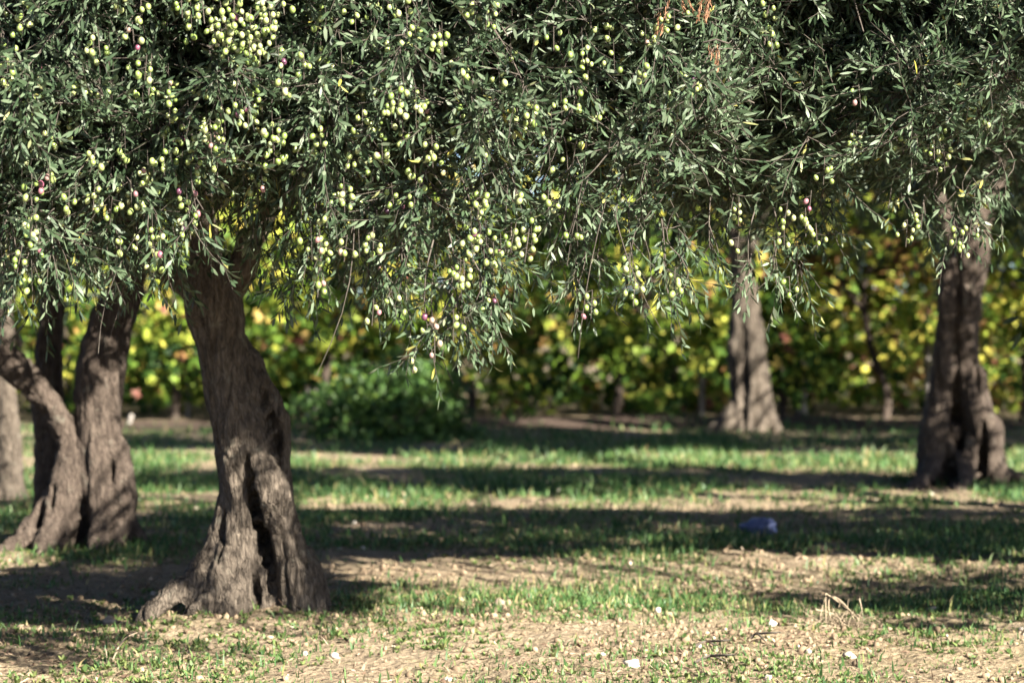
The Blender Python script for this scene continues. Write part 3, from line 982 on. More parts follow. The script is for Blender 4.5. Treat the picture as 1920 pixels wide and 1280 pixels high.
CR = [(1445, 20, 4, 0), (1440, 60, 3, 0), (1445, 90, 3, 0), (1315, 90, 3, 0), (1220, 70, 2, 0), (1600, 290, 9, 0), (1605, 270, 5, 0), (1760, 255, 5, 0), (1750, 285, 6, 0), (1768, 310, 6, 0), (1800, 222, 5, 0), (1835, 200, 5, 0),
      (1840, 235, 3, 0), (1780, 130, 4, 0), (1840, 130, 5, 0), (1860, 145, 5, 0), (1745, 135, 3, 0), (1915, 160, 3, 0), (1385, 410, 5, 0), (1475, 415, 4, 0), (1510, 430, 5, 0), (1470, 455, 4, 0), (1530, 455, 3, 0), (1385, 470, 2, 0),
      (1730, 420, 3, 0), (1790, 455, 5, 0), (1700, 450, 5, 0), (1805, 475, 4, 0), (1820, 445, 2, 0), (1670, 385, 1, 1.), (1520, 392, 2, 1.), (1480, 555, 3, 0), (1250, 265, 2, 0), (1545, 335, 4, 0), (1690, 280, 3, 0), (1610, 195, 3, .3)]
for (px, py, n, pu) in CR:
    olive_cluster(at(px, py, 9.78 + 0.25 * rng.random() + (0.35 if px > 1550 else 0)), n, rtree, purple=pu, size=0.97)

# dry brown sprays caught in the boughs
DRY = [make_shoot(_r, 9, .15, 0.045, 0.07, 0.006, True, 0.45) for _ in range(4)]
for (px, py, n, nm) in ((1318, 15, 5, 'd'), (1268, 2, 3, 'd'), (1342, 105, 3, 'd'), (1250, 45, 2, 'd')):
    b = Bulk()
    bar = np.stack([at(px - 24, py - 24, 9.36), at(px, py - 30, 9.34), at(px + 24, py - 22, 9.35)])
    b.tubes(bar[None], np.full((1, 3), 0.003), 4, 1)
    for q in range(n):
        d = unit(np.array([[rng.normal() * 0.25, -0.2 + rng.normal() * 0.2, -1.0]]))
        b.stamp(DRY[q % 4], frames(d, rng.random(1) * 6.28), at(px + np.clip(rng.normal() * 11, -22, 22), py - 27, 9.35)[None], np.array([0.52]), rng.random(1))
    b.build("dry_spray", [M_DRYLEAF, M_TWIG], rtree, origin=base2)


# ------------------------------------------------------------------ OTHER OLIVE TREES
def other_tree(base, strands, label, mat, crown_c, crown_r, n, voxel=0.018, rough=1.0, seed=0, keep=0.06, bottom=1.9, templates=COARSE, sc=(0.9, 1.25), cuts=()):
    t = empty("olive_tree", base, label, "tree", "olive trees in the grove")
    make_trunk("trunk", strands, mat, t, voxel, rough, seed, cuts)
    b = Bulk()
    P = shell(n, crown_c, crown_r, zmin=bottom)
    P = P[carve(P, keep)]
    px = 960 + FPX * P[:, 0] / P[:, 1]; py = 560 - FPX * (P[:, 2] - CAM_H) / P[:, 1]
    P = P[(py < ydense(px) - np.where(px > 1650, 45, 120)) | (px < -50) | (px > 1970)]
    grow(b, P, rand_dirs(len(P), (0, 0, 0), 0.15), 9, 0.45, templates, scale=sc, droop=0.25)
    connectors(b, limb_nodes(strands, 1.2), P[rng.random(len(P)) < 0.4], 0.022, 0.006)
    b.build("crown", [M_LEAF, M_TWIG], t, origin=np.asarray(base))
    return t


DL = 15.95
S_l = px_strands(DL, [
    [(262, 440, 34, 0.0), (245, 500, 38, 0), (228, 560, 42, 0), (206, 620, 46, 0), (192, 680, 48, 0), (188, 740, 44, 0), (184, 800, 42, 0), (188, 860, 46, 0), (196, 930, 54, 0), (200, 1000, 52, 0), (206, 1045, 56, 0)],
    [(212, 850, 30, -0.03), (226, 900, 32, -0.05), (230, 950, 28, -0.05), (215, 1000, 30, -0.05)],
    [(132, 850, 28, 0), (128, 900, 36, -0.03), (112, 950, 42, -0.06), (98, 1000, 48, -0.08), (96, 1050, 52, -0.1)],
    [(145, 860, 26, 0), (122, 812, 24, -0.02), (98, 765, 26, -0.05), (64, 715, 31, -0.1), (20, 672, 31, -0.15), (-50, 625, 28, -0.2), (-150, 560, 22, -0.3), (-260, 440, 16, -0.4)],
    [(66, 1040, 40, 0.3), (72, 960, 34, 0.3), (72, 860, 33, 0.32), (70, 760, 32, 0.33), (73, 660, 30, 0.35), (78, 560, 28, 0.35), (82, 460, 24, 0.4), (70, 300, 18, 0.5)],
    [(100, 930, 24, -0.05), (78, 975, 24, -0.12), (48, 1010, 22, -0.2), (10, 1030, 18, -0.3), (-30, 1045, 12, -0.4)],
    [(112, 980, 30, -0.12), (108, 1015, 34, -0.25), (100, 1045, 30, -0.38)], [(200, 980, 34, -0.1), (204, 1015, 40, -0.2), (208, 1050, 36, -0.3)],
    [(150, 868, 34, 0.02), (150, 910, 46, 0.04), (150, 980, 56, 0.08), (150, 1050, 70, 0.10)],
    [(225, 965, 28, 0.0), (252, 1000, 22, 0.0), (285, 1022, 14, 0.0), (310, 1040, 9, 0)],
    [(262, 440, 26, 0), (300, 330, 20, 0.2), (360, 200, 15, 0.5)],
    [(255, 470, 22, 0), (210, 360, 18, -0.3), (150, 250, 13, -0.7)],
])
other_tree((-2.45, DL, 0), S_l, "olive tree at left behind the nearest one, forking low with one limb leaning left", M_BARK2, (-2.5, 16.6, 3.3), (2.9, 2.7, 1.7), 330, 0.014, 1.0, 14,
           cuts=[(at(px, py, DL) + np.array([0, -0.15, 0]), (rx, 0.35, 0.09), dp) for (px, py, rx, dp) in ((160, 955, .025, .06), (163, 990, .04, .12), (165, 1015, .035, .10), (104, 930, .02, .06), (80, 960, .03, .08), (215, 880, .02, .05), (222, 985, .02, .05))])

DFL = 19.9
S_fl = px_strands(DFL, [
    [(2, 560, 22, 0), (6, 650, 22, 0), (10, 740, 23, 0), (14, 820, 25, 0), (18, 890, 28, 0), (20, 945, 32, 0)],
    [(30, 880, 14, -0.05), (34, 915, 13, -0.05), (38, 945, 12, -0.05)], [(2, 560, 22, 0), (-40, 440, 18, 0), (-90, 300, 12, 0)], [(2, 560, 20, 0), (50, 420, 15, 0.2), (90, 280, 10, 0.4)]])
other_tree((-3.52, DFL, 0), S_fl, "olive tree with slim pale trunk half cut off by the left edge of the photo", M_BARK, (-3.8, 20.2, 3.5), (2.6, 2.5, 1.6), 220, 0.02, 1.0, 20)

DR = 21.6
S_rt = px_strands(DR, [
    [(1822, 430, 34, 0), (1818, 480, 40, 0), (1810, 550, 38, 0), (1806, 620, 36, 0), (1804, 690, 36, 0), (1804, 750, 36, 0), (1808, 800, 32, 0.02), (1810, 850, 34, 0), (1806, 890, 40, 0)],
    [(1776, 500, 22, -0.05), (1778, 580, 26, -0.05), (1768, 660, 26, -0.05), (1762, 740, 26, -0.05), (1748, 800, 26, -0.08), (1738, 850, 24, -0.1), (1736, 895, 28, -0.12)],
    [(1826, 700, 26, -0.08), (1832, 760, 28, -0.1), (1846, 810, 30, -0.1), (1854, 850, 28, -0.1), (1858, 890, 32, -0.1)],
    [(1808, 840, 26, -0.12), (1800, 880, 30, -0.16), (1790, 905, 28, -0.2)],
    [(1745, 868, 20, -0.15), (1718, 892, 18, -0.4), (1690, 906, 15, -0.7), (1662, 917, 11, -1.0), (1640, 926, 7, -1.25)],
    [(1800, 880, 24, -0.2), (1780, 905, 20, -0.6), (1755, 918, 13, -0.95)],
    [(1762, 770, 16, -0.1), (1772, 830, 14, -0.12), (1766, 880, 18, -0.15)],
    [(1866, 870, 18, -0.05), (1892, 888, 12, -0.08), (1925, 900, 9, -0.1)],
    [(1795, 800, 40, 0.2), (1796, 850, 60, 0.22), (1796, 900, 76, 0.22)],
    [(1822, 440, 30, 0), (1850, 360, 26, 0), (1890, 270, 20, 0.1), (1950, 140, 14, 0.2)], [(1800, 470, 26, 0), (1770, 380, 20, 0.2), (1720, 260, 15, 0.3), (1660, 120, 10, 0.4)]])
other_tree((3.45, DR, 0), S_rt, "olive tree at right with a tall fluted hollow trunk and low root spreading left", M_BARK2, (3.2, 22.8, 3.7), (3.3, 3.0, 1.7), 680, 0.016, 1.1, 26,
           cuts=[(at(px, py, DR) + np.array([0, -0.2, 0]), (rx, 0.5, rz), dp) for (px, py, rx, rz, dp) in ((1790, 560, .035, .3, .03), (1788, 660, .04, .3, .04), (1788, 740, .05, .2, .09), (1790, 800, .06, .2, .14), (1774, 850, .04, .15, .10), (1768, 878, .04, .08, .10), (1836, 830, .035, .2, .10), (1834, 875, .03, .1, .08), (1826, 700, .03, .2, .05))])

DF = 29.7
S_f = px_strands(DF, [
    [(1390, 480, 22, 0), (1396, 540, 26, 0), (1398, 600, 30, 0), (1400, 650, 36, 0), (1402, 700, 38, 0), (1404, 750, 36, 0), (1408, 790, 44, 0), (1408, 815, 48, 0)],
    [(1378, 650, 18, -0.08), (1380, 700, 17, -0.1), (1384, 750, 17, -0.12), (1370, 778, 20, -0.15), (1348, 796, 16, -0.25), (1322, 808, 11, -0.4), (1304, 816, 6, -0.6)],
    [(1408, 640, 20, -0.1), (1406, 710, 18, -0.14), (1398, 770, 20, -0.18), (1396, 812, 24, -0.2)],
    [(1424, 680, 16, -0.05), (1430, 740, 18, -0.08), (1440, 780, 18, -0.1), (1456, 803, 14, -0.15), (1474, 815, 8, -0.2)],
    [(1390, 500, 20, 0), (1370, 420, 16, 0), (1330, 320, 12, 0)], [(1392, 510, 20, 0), (1420, 420, 15, 0), (1470, 300, 10, 0)]])
other_tree((2.48, DF, 0), S_f, "farthest olive tree with a pale sunlit trunk standing close to the vines", M_BARK, (2.6, 29.6, 3.9), (2.4, 2.3, 1.5), 220, 0.02, 1.2, 33,
           cuts=[(at(px, py, DF) + np.array([0, -0.25, 0]), (rx, 0.5, rz), dp) for (px, py, rx, rz, dp) in ((1392, 640, .04, .2, .07), (1394, 710, .045, .25, .09), (1390, 770, .05, .2, .10), (1418, 730, .04, .25, .08), (1416, 790, .04, .15, .08), (1372, 720, .03, .3, .07))])

S_x = [[(5.0, 17.4, -0.1, 0.36), (5.0, 17.4, 0.6, 0.25), (4.95, 17.4, 1.6, 0.22)], [(4.95, 17.4, 1.5, 0.15), (4.4, 17.2, 2.4, 0.10), (3.6, 17.0, 3.1, 0.05)], [(4.95, 17.4, 1.5, 0.15), (5.4, 17.7, 2.5, 0.10), (6.0, 18.0, 3.2, 0.05)]]
other_tree((5.0, 17.4, 0), S_x, "olive tree beyond the right edge, its shaded crown in the gap behind the front boughs", M_BARK2, (4.6, 17.3, 3.3), (3.2, 2.7, 1.7), 640, 0.03, 1.0, 40)

S_y = [[(7.4, 25.3, -0.1, 0.40), (7.4, 25.3, 0.6, 0.27), (7.3, 25.3, 1.6, 0.24)], [(7.3, 25.3, 1.5, 0.16), (6.6, 25.2, 2.5, 0.10), (5.8, 25.2, 3.3, 0.05)], [(7.3, 25.3, 1.5, 0.15), (7.8, 25.6, 2.5, 0.10), (8.3, 26.0, 3.3, 0.05)]]
other_tree((7.4, 25.3, 0), S_y, "olive tree past the right edge near the vines, shading the ground before them", M_BARK2, (6.4, 25.2, 3.4), (4.2, 2.8, 1.7), 760, 0.03, 1.0, 44)

# ------------------------------------------------------------------ VINEYARD
def vine_leaf_template(r):
    n = 9
    V = [np.zeros(3)]
    for k in range(n):
        an = -2.5 + 5.0 * k / (n - 1)
        rad = (1.0, 0.62)[k % 2] * (0.9 + 0.2 * r.random()) * 0.5
        V.append(np.array([math.sin(an) * rad, math.cos(an) * rad, -0.25 * rad * abs(math.sin(an)) + 0.05 * r.normal()]))
    L = []
    for k in range(n - 1): L += [0, k + 1, k + 2]
    return np.array(V), np.array(L), np.full(n - 1, 3), np.zeros(n - 1, int), np.ones(n - 1)


VL = [vine_leaf_template(_r) for _ in range(4)]


def vine_leaves(bulk, P, hue, size=(0.09, 0.17)):
    n = len(P)
    nd = rand_unit(n) * 1.1 + np.array([0.1, -0.4, 0.4])
    R = frames(nd, rng.random(n) * 6.28)
    sc = size[0] + (size[1] - size[0]) * rng.random(n)
    pick = rng.integers(0, 4, n)
    for k in range(4):
        s = pick == k
        tv, tl, tt, tm, tc = VL[k]
        bulk_n = int(s.sum())
        V = np.einsum('nij,vj->nvi', R[s], tv) * sc[s][:, None, None] + P[s][:, None, :]
        L = tl[None, :] + (np.arange(bulk_n) * len(tv))[:, None]
        C = np.repeat(hue[s], len(tt))
        bulk.raw(V.reshape(-1, 3), L.ravel(), np.tile(tt, bulk_n), np.tile(tm, bulk_n), C)


def vine_points(x0, x1, y0, n, depth=0.45, ztop=2.5, back=False):
    x = x0 + (x1 - x0) * rng.random(n * 3)
    lo = 0.06 + 1.3 * np.clip(fbm(x * 1.1, x * 0 + y0, seed=50) - 0.45, 0, 1) + np.interp(960 + FPX * x / y0, [0, 100, 250, 500, 850, 1000, 1050, 1130, 1180, 1260, 1300, 1350, 1450, 1490, 1560, 1610, 1680, 1740, 1800, 1880, 1920],
                   [.5, .1, .15, .15, .05, 0, .6, .7, .1, 0, .5, .25, .3, .0, .1, .6, .2, .7, .6, .15, .5])
    if back: lo = 0.05 + 0 * lo
    z = lo + (ztop - lo) * rng.random(n * 3)
    y = y0 + depth * rng.normal(size=n * 3) * 0.9
    dens = fbm(x * 1.9, y * 1.2, z * 1.9, seed=55, oct=3)
    P = np.stack([x, y, z], 1)[dens > (0.40 if back else 0.48) + 0.08 * rng.random(n * 3)][:n]
    h = 0.02 + 0.78 * fbm(P[:, 0] * 1.3, P[:, 2] * 1.6, P[:, 1], seed=60, oct=3) + 0.22 * rng.normal(size=len(P)) + 0.05 * P[:, 2]
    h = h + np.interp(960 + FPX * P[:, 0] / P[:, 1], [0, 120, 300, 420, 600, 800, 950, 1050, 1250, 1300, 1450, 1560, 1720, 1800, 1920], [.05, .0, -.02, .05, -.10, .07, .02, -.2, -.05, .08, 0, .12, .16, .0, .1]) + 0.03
    r = rng.random(len(P))
    br = fbm(P[:, 0] * 1.7 + 9, P[:, 2] * 2.2, P[:, 1] * 0.5, seed=65, oct=3)
    h = np.where((br > 0.60) & (r < np.where(P[:, 0] < 2.5, 0.10, 0.4)), 0.93 + 0.07 * rng.random(len(P)), h)
    h = np.where(r > 0.96, 0.88 + 0.12 * rng.random(len(P)), h)
    return P, np.clip(h, 0, 1)


S_z = [[(8.6, 29.2, -0.1, 0.38), (8.6, 29.2, 0.6, 0.26), (8.5, 29.2, 1.6, 0.23)], [(8.5, 29.2, 1.5, 0.15), (7.8, 29.2, 2.5, 0.10), (7.0, 29.2, 3.2, 0.05)], [(8.5, 29.2, 1.5, 0.15), (9.0, 29.4, 2.5, 0.10), (9.5, 29.8, 3.3, 0.05)]]
other_tree((8.6, 29.2, 0), S_z, "olive tree past the right edge in the farthest row, shading the vines at right", M_BARK2, (7.8, 29.2, 3.4), (3.2, 2.6, 1.7), 420, 0.03, 1.0, 48)
YV = 32.8
vdesc = ["grapevine at the far left edge behind the low forked olive trunk", "yellow green grapevine between the left olive trunk and the nearest trunk", "grapevine just right of the nearest olive trunk above the dark shrub",
         "bright lime and yellow grapevine in the middle right of the dark shrub", "shaded grapevine left of the farthest olive trunk",
         "grapevine right of the farthest olive trunk beside a white post", "reddish and yellow grapevine left of the tall fluted right trunk", "dark grapevine at the right edge behind the fluted trunk"]
vx = [-5.4, -3.9, -2.2, -0.5, 1.2, 3.1, 4.3, 5.9]
for k, x0 in enumerate(vx):
    z0 = float(gz([x0], [YV])[0])
    v = empty("grapevine", (x0, YV, z0), vdesc[k], "vine", "grapevines along the far edge")
    b = Bulk()
    lean = rng.normal() * 0.18
    pth = np.array([[0, 0, -0.05], [0.03, 0, 0.3], [-0.03 + lean * .4, 0, 0.7], [lean, 0.02, 1.2], [lean * 1.3 + 0.1, 0.0, 1.7], [lean + 0.5, 0, 1.95]]) + np.array([x0, YV, z0])
    b.tubes(catmull(pth, 4)[None], np.linspace(0.06, 0.025, 21)[None] * (0.85 + 0.3 * rng.random((1, 21))), 7, 0)
    arm = np.array([[lean, 0.02, 1.2], [lean - 0.4, 0, 1.7], [lean - 0.9, 0, 1.95]]) + np.array([x0, YV, z0])
    b.tubes(catmull(arm, 4)[None], np.linspace(0.035, 0.015, 9)[None], 6, 0)
    b.build("trunk", [M_BARK2], v, True, origin=np.array(v.location))
    xa = (vx[k - 1] + x0) / 2 if k else x0 - 1.0
    xb = (vx[k + 1] + x0) / 2 if k < len(vx) - 1 else x0 + 1.0
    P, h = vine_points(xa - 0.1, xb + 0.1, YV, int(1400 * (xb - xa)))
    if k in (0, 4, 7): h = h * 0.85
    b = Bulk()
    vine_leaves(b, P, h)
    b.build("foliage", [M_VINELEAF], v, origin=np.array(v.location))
# rows behind read as one mass
b = Bulk()
for (yr, n) in ((35.0, 11000), (37.5, 9000), (41.0, 8000), (45.0, 11000)):
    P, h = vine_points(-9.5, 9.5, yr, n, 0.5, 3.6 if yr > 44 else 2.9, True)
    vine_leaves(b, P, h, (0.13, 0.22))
    for x0 in np.arange(-9, 9.1, 1.8):
        xx = x0 + rng.normal() * 0.2
        pth = np.array([[xx, yr, -0.05], [xx + 0.05, yr, 0.6], [xx + rng.normal() * 0.15, yr, 1.3], [xx + rng.normal() * 0.3, yr, 2.0]])
        b.tubes(catmull(pth, 3)[None], np.linspace(0.06, 0.03, 10)[None], 6, 1)
o = b.build("vineyard", [M_VINELEAF, M_BARK2])
tag(o, "rows of yellowing vines behind the front row", "vineyard", kind="stuff")

# pale trellis posts
for (px, ptop, pbot, D, wpx, slant, lab) in ((1314, 672, 790, 33.0, 11, 4, "thin pale trellis post left of the farthest olive trunk"),
                                             (1504, 648, 800, 33.0, 22, -2, "bright white trellis post right of the farthest olive trunk"),
                                             (580, 715, 800, 33.0, 22, 3, "white trellis post just right of the nearest olive trunk above the dark shrub"),
                                             (1742, 560, 800, 33.0, 14, -6, "pale trellis post right against the left side of the fluted right trunk"),
                                             (236, 772, 812, 31.6, 10, 12, "short leaning pale post right of the low forked olive trunk"),
                                             (352, 700, 790, 33.1, 10, 3, "grey trellis post half hidden behind the nearest trunk")):
    p0, p1 = at(px, pbot, D), at(px + slant, ptop, D)
    p0[2] = gz([p0[0]], [D])[0] - 0.1
    b = Bulk()
    r = wpx / 2 * D / FPX
    K = 8
    tt = np.linspace(0, 1, K)
    pth = p0[None] + (p1 - p0)[None] * tt[:, None]
    rad = np.full(K, r) * (1 + 0.05 * rng.normal(size=K)); rad[-1] = r * 0.05
    pth[-1] = pth[-2] + (pth[-1] - pth[-2]) * 1.0
    rad[-2] = r * 0.96
    pth[-1] = pth[-2] + np.array([0, 0, 0.012])
    b.tubes(pth[None], rad[None], 4, 0)
    o = b.build("trellis_post", [M_CONCRETE], None, origin=p0)
    o.location = p0.tolist()
    tag(o, lab, "post", "pale posts among the vines")

# irrigation hose strung through the vines
pp = [at(-200, 560, 32.9), at(250, 552, 32.9), at(470, 547, 32.9), at(620, 536, 32.9), at(900, 528, 32.9), at(1300, 515, 32.9), at(1640, 505, 32.9), at(1760, 507, 32.9), at(2200, 500, 32.9)]
b = Bulk()
q = catmull(np.array(pp), 8)
b.tubes(q[None], np.full((1, len(q)), 0.022), 8, 0)
o = b.build("irrigation_hose", [M_HOSE], None, True)
tag(o, "dark blue irrigation hose strung level through the vines", "hose")

# dark shrubs in front of the vines
def shrub(name, c, rad, n, label, cat):
    s = empty(name, (c[0], c[1], float(gz([c[0]], [c[1]])[0])), label, cat)
    b = Bulk()
    u = rand_unit(n); u[:, 2] = np.abs(u[:, 2])
    r = (0.45 + 0.55 * rng.random(n) ** 0.5) * (0.45 + 1.1 * fbm(u[:, 0] * 3, u[:, 1] * 3, u[:, 2] * 3, seed=71))
    P = np.array([c[0], c[1], 0.02]) + u * r[:, None] * np.array(rad)
    vine_leaves(b, P, rng.beta(1.5, 2.5, n), (0.05, 0.10))
    b.build("foliage", [M_SHRUB], s, origin=np.array(s.location))
    b = Bulk()
    N = 14
    d = rand_unit(N); d[:, 2] = np.abs(d[:, 2]) + 0.5; d = unit(d)
    pth = np.array([c[0], c[1], -0.03])[None, None] + d[:, None, :] * np.linspace(0, 1, 5)[None, :, None] * np.array(rad)[None, None] * 0.9
    b.tubes(pth, np.tile(np.linspace(0.018, 0.005, 5), (N, 1)), 5, 0)
    b.build("stem", [M_TWIG], s, origin=np.array(s.location))


shrub("shrub", (-1.22, 28.2), (0.86, 0.6, 0.78), 3800, "broad dark green shrub right of the nearest olive trunk", "shrub")

# ------------------------------------------------------------------ GRASS, WEEDS, LITTER, CLODS
def scatter_trap(n, y0, y1, pad=1.12):
    """points on the ground between two depths, about even in the picture"""
    u = rng.random(n)
    y = 1 / (1 / y0 + (1 / y1 - 1 / y0) * u)
    x = (rng.random(n) * 2 - 1) * (0.18 * y * pad)
    return x, y


GX, GY = scatter_trap(360000, 9.2, 31.5)
keep = rng.random(len(GX)) < grass_density(GX, GY) * 0.8
GX, GY = GX[keep], GY[keep]
N = len(GX)
hgt = (0.018 + 0.055 * rng.random(N) ** 2.6) * np.interp(GY, [9, 12, 14, 18, 24, 31], [0.75, 0.8, 1.0, 1.15, 1.4, 1.6])
wid = (0.0028 + 0.0025 * rng.random(N)) * np.interp(GY, [9, 14, 20, 31], [0.9, 1.1, 1.7, 2.6])
an = rng.random(N) * 6.283
ba = rng.random(N) * 6.283
bend = hgt * (0.15 + 0.8 * rng.random(N) ** 2)
g0 = np.stack([GX, GY, gz(GX, GY) - 0.004], 1)
sd = np.stack([np.cos(an), np.sin(an), 0 * an], 1) * wid[:, None]
bd = np.stack([np.cos(ba), np.sin(ba), 0 * ba], 1) * bend[:, None]
up = np.array([0, 0, 1.0])[None] * hgt[:, None]
V = np.stack([g0 - sd, g0 + sd, g0 - sd * .75 + bd * .3 + up * .55, g0 + sd * .75 + bd * .3 + up * .55, g0 + bd + up], 1).reshape(-1, 3)
L = (np.array([0, 1, 3, 2, 2, 3, 4])[None] + (np.arange(N) * 5)[:, None]).ravel()
tint = np.clip(rng.beta(2, 2.6, N) + 0.25 * (fbm(GX * 0.9, GY * 0.9, seed=95) - 0.5) + np.where(rng.random(N) < 0.07, 0.5, 0), 0, 1)
me = mesh_from("grass", V, L, np.tile([4, 3], N), None, np.repeat(tint, 2))
me.materials.append(M_GRASS)
o = bpy.data.objects.new("grass", me); COL.objects.link(o)
tag(o, "green grass growing in tufts and bands on the orchard floor", "grass", kind="stuff")

# low broad-leaved weeds
WX, WY = scatter_trap(85000, 9.2, 27.0)
dens = np.clip((fbm(WX * 2.6, WY * 1.6, seed=101) - 0.40) * 5, 0, 1)
pyw = 560 + CAM_H * FPX / WY
dens = dens * np.interp(pyw, [830, 900, 960, 1040, 1090, 1150, 1200, 1290], [0.5, 0.6, 0.7, 0.5, 0.35, 0.5, 0.55, 0.6])
for (mx, my, mr) in ((-1.15, 12.35, 0.75), (-2.4, 16.0, 0.9), (3.45, 21.5, 1.1)):
    dens = np.maximum(dens, 0.8 * np.exp(-((WX - mx) ** 2 + (WY - my) ** 2) / mr ** 2) * np.clip((fbm(WX * 5, WY * 4, seed=103) - 0.35) * 4, 0, 1))
dens = np.maximum(dens, 1.1 * grass_density(WX, WY))
keep = rng.random(len(WX)) < dens * 0.55
WX, WY = WX[keep], WY[keep]
b = Bulk()
def weed_template(r):
    V, L, T, C = [], [], [], []
    for k in range(r.integers(4, 7)):
        an = r.random() * 6.28
        tilt = 0.5 + 0.7 * r.random()
        d = np.array([math.cos(an) * math.sin(tilt), math.sin(an) * math.sin(tilt), math.cos(tilt)])
        nn = np.array([-math.cos(an) * math.cos(tilt), -math.sin(an) * math.cos(tilt), math.sin(tilt)])
        bb = len(V)
        V += leaf_geo(np.zeros(3), d, nn, 0.7 + 0.5 * r.random(), 0.42, 0.05)
        L += [bb, bb + 1, bb + 2, bb + 1, bb + 3, bb + 4, bb + 2, bb + 3, bb + 5, bb + 4]
        T += [3, 4, 3]; C += [r.random()] * 3
    return np.array(V), np.array(L), np.array(T), np.zeros(len(T), int), np.array(C)
WT = [weed_template(_r) for _ in range(6)]
n = len(WX)
pick = rng.integers(0, 6, n)
loc = np.stack([WX, WY, gz(WX, WY) - 0.002], 1)
Rz = frames(np.tile([[0, 0, 1.0]], (n, 1)) + rng.normal(size=(n, 3)) * 0.12, rng.random(n) * 6.28)
sc = (0.011 + 0.024 * rng.random(n) ** 2.5)
for k in range(6):
    s = pick == k
    b.stamp(WT[k], Rz[s], loc[s], sc[s], rng.random(int(s.sum())))
o = b.build("weeds", [M_WEED])
tag(o, "small broad leaved weeds dotting the bare soil", "weeds", kind="stuff")

# fallen leaves and straw bits
LX, LY = scatter_trap(70000, 9.2, 26.0)
dens = np.clip((fbm(LX * 1.5, LY * 1.2, seed=111) - 0.25) * 2.6, 0.1, 1)
keep = rng.random(len(LX)) < dens
LX, LY = LX[keep], LY[keep]
n = len(LX)
b = Bulk()
lt = []
for k in range(5):
    V = np.array(leaf_geo(np.zeros(3), np.array([1.0, 0, 0]), np.array([0, 0, 1.0]), (1.0, 1.0, 1.0, 1.9, 2.6)[k], (0.30, 0.22, 0.36, 0.09, 0.08)[k], 0.08 * _r.normal()))
    lt.append((V, np.array([0, 1, 2, 1, 3, 4, 2, 3, 5, 4]), np.array([3, 4, 3]), np.zeros(3, int), np.full(3, 0.5)))
loc = np.stack([LX, LY, gz(LX, LY) + 0.004], 1)
Rz = frames(np.tile([[0, 0, 1.0]], (n, 1)) + rng.normal(size=(n, 3)) * 0.28, rng.random(n) * 6.28)
sc = 0.013 + 0.030 * rng.random(n) ** 1.8
pick = rng.integers(0, 5, n)
tn = rng.beta(1.5, 1.9, n)
for k in range(5):
    s = pick == k
    tm = lt[k]
    V = np.einsum('nij,vj->nvi', Rz[s], tm[0]) * sc[s][:, None, None] + loc[s][:, None, :]
    m = int(s.sum())
    b.raw(V.reshape(-1, 3), (tm[1][None] + (np.arange(m) * 6)[:, None]).ravel(), np.tile(tm[2], m), np.zeros(3 * m, int), np.repeat(tn[s], 3))
o = b.build("leaf_litter", [M_LITTER])
tag(o, "dry fallen leaves and straw bits strewn on the soil", "leaf litter", kind="stuff")


def rock_template(r, sub=1):
    import bmesh
    bm = bmesh.new()
    bmesh.ops.create_icosphere(bm, subdivisions=sub, radius=1.0)
    V = np.array([v.co[:] for v in bm.verts])
    V *= (0.55 + 0.8 * r.random((len(V), 1)))
    V *= np.array([1.0, 0.8, 0.62])
    L = [v.index for f in bm.faces for v in f.verts]
    nf = len(bm.faces)
    bm.free()
    return V, np.array(L), np.full(nf, 3), np.zeros(nf, int), np.full(nf, 0.5)


RT = [rock_template(_r, 1) for _ in range(6)]
CX, CY = scatter_trap(34000, 9.2, 24.0)
dens = np.clip((fbm(CX * 1.1, CY * 1.1, seed=121) - 0.3) * 3, 0.08, 1)
keep = rng.random(len(CX)) < dens
CX, CY = CX[keep], CY[keep]
n = len(CX)
sc = 0.003 + 0.022 * rng.random(n) ** 6
loc = np.stack([CX, CY, gz(CX, CY) + sc * 0.2], 1)
Rz = frames(rand_unit(n), rng.random(n) * 6.28)
pick = rng.integers(0, 6, n)
tn = np.clip(0.75 * rng.beta(2, 2.2, n) + np.where(rng.random(n) < 0.03, 0.5, 0), 0, 1)
b = Bulk()
for k in range(6):
    s = pick == k
    tm = RT[k]
    m = int(s.sum())
    V = np.einsum('nij,vj->nvi', Rz[s], tm[0]) * sc[s][:, None, None] + loc[s][:, None, :]
    b.raw(V.reshape(-1, 3), (tm[1][None] + (np.arange(m) * len(tm[0]))[:, None]).ravel(), np.tile(tm[2], m), np.zeros(len(tm[2]) * m, int), np.repeat(tn[s], len(tm[2])))
o = b.build("gravel", [M_CLOD])
tag(o, "soil clods and small pebbles on the ground", "gravel", kind="stuff")

# ------------------------------------------------------------------ SINGLE STONES
ST = [(1185, 1254, 17, "large pale stone near the bottom edge, right of the middle"), (936, 1140, 15, "upright pale clod among the grass in the middle of the clearing"), (840, 1268, 9, "small white stone at the bottom edge below the middle"),
      (627, 1238, 10, "white stone on bare soil below the nearest trunk's right root"), (864, 1126, 7, "tiny white stone beside green grass left of the upright clod"), (572, 1230, 8, "pale stone in front of the nearest trunk"),
      (204, 1172, 15, "pale clod of earth left of the nearest trunk's long root"), (497, 1146, 8, "grey white stone at the foot of the nearest trunk"), (1516, 1228, 9, "pale stone below the heap of dry stalks"),
      (1594, 1230, 12, "squarish pale stone right below the heap of dry stalks"), (1749, 1138, 11, "grey stone in the shade right of the heap of dry stalks"), (1853, 1152, 7, "pinkish stone in the shade near the right edge"),
      (1130, 1232, 7, "small white stone left of the large pale stone"), (285, 1108, 8, "pale stone in shade left of the nearest trunk"), (1440, 1272, 9, "pale stone at the bottom edge toward the right")]
RS = [rock_template(_r, 2) for _ in range(5)]
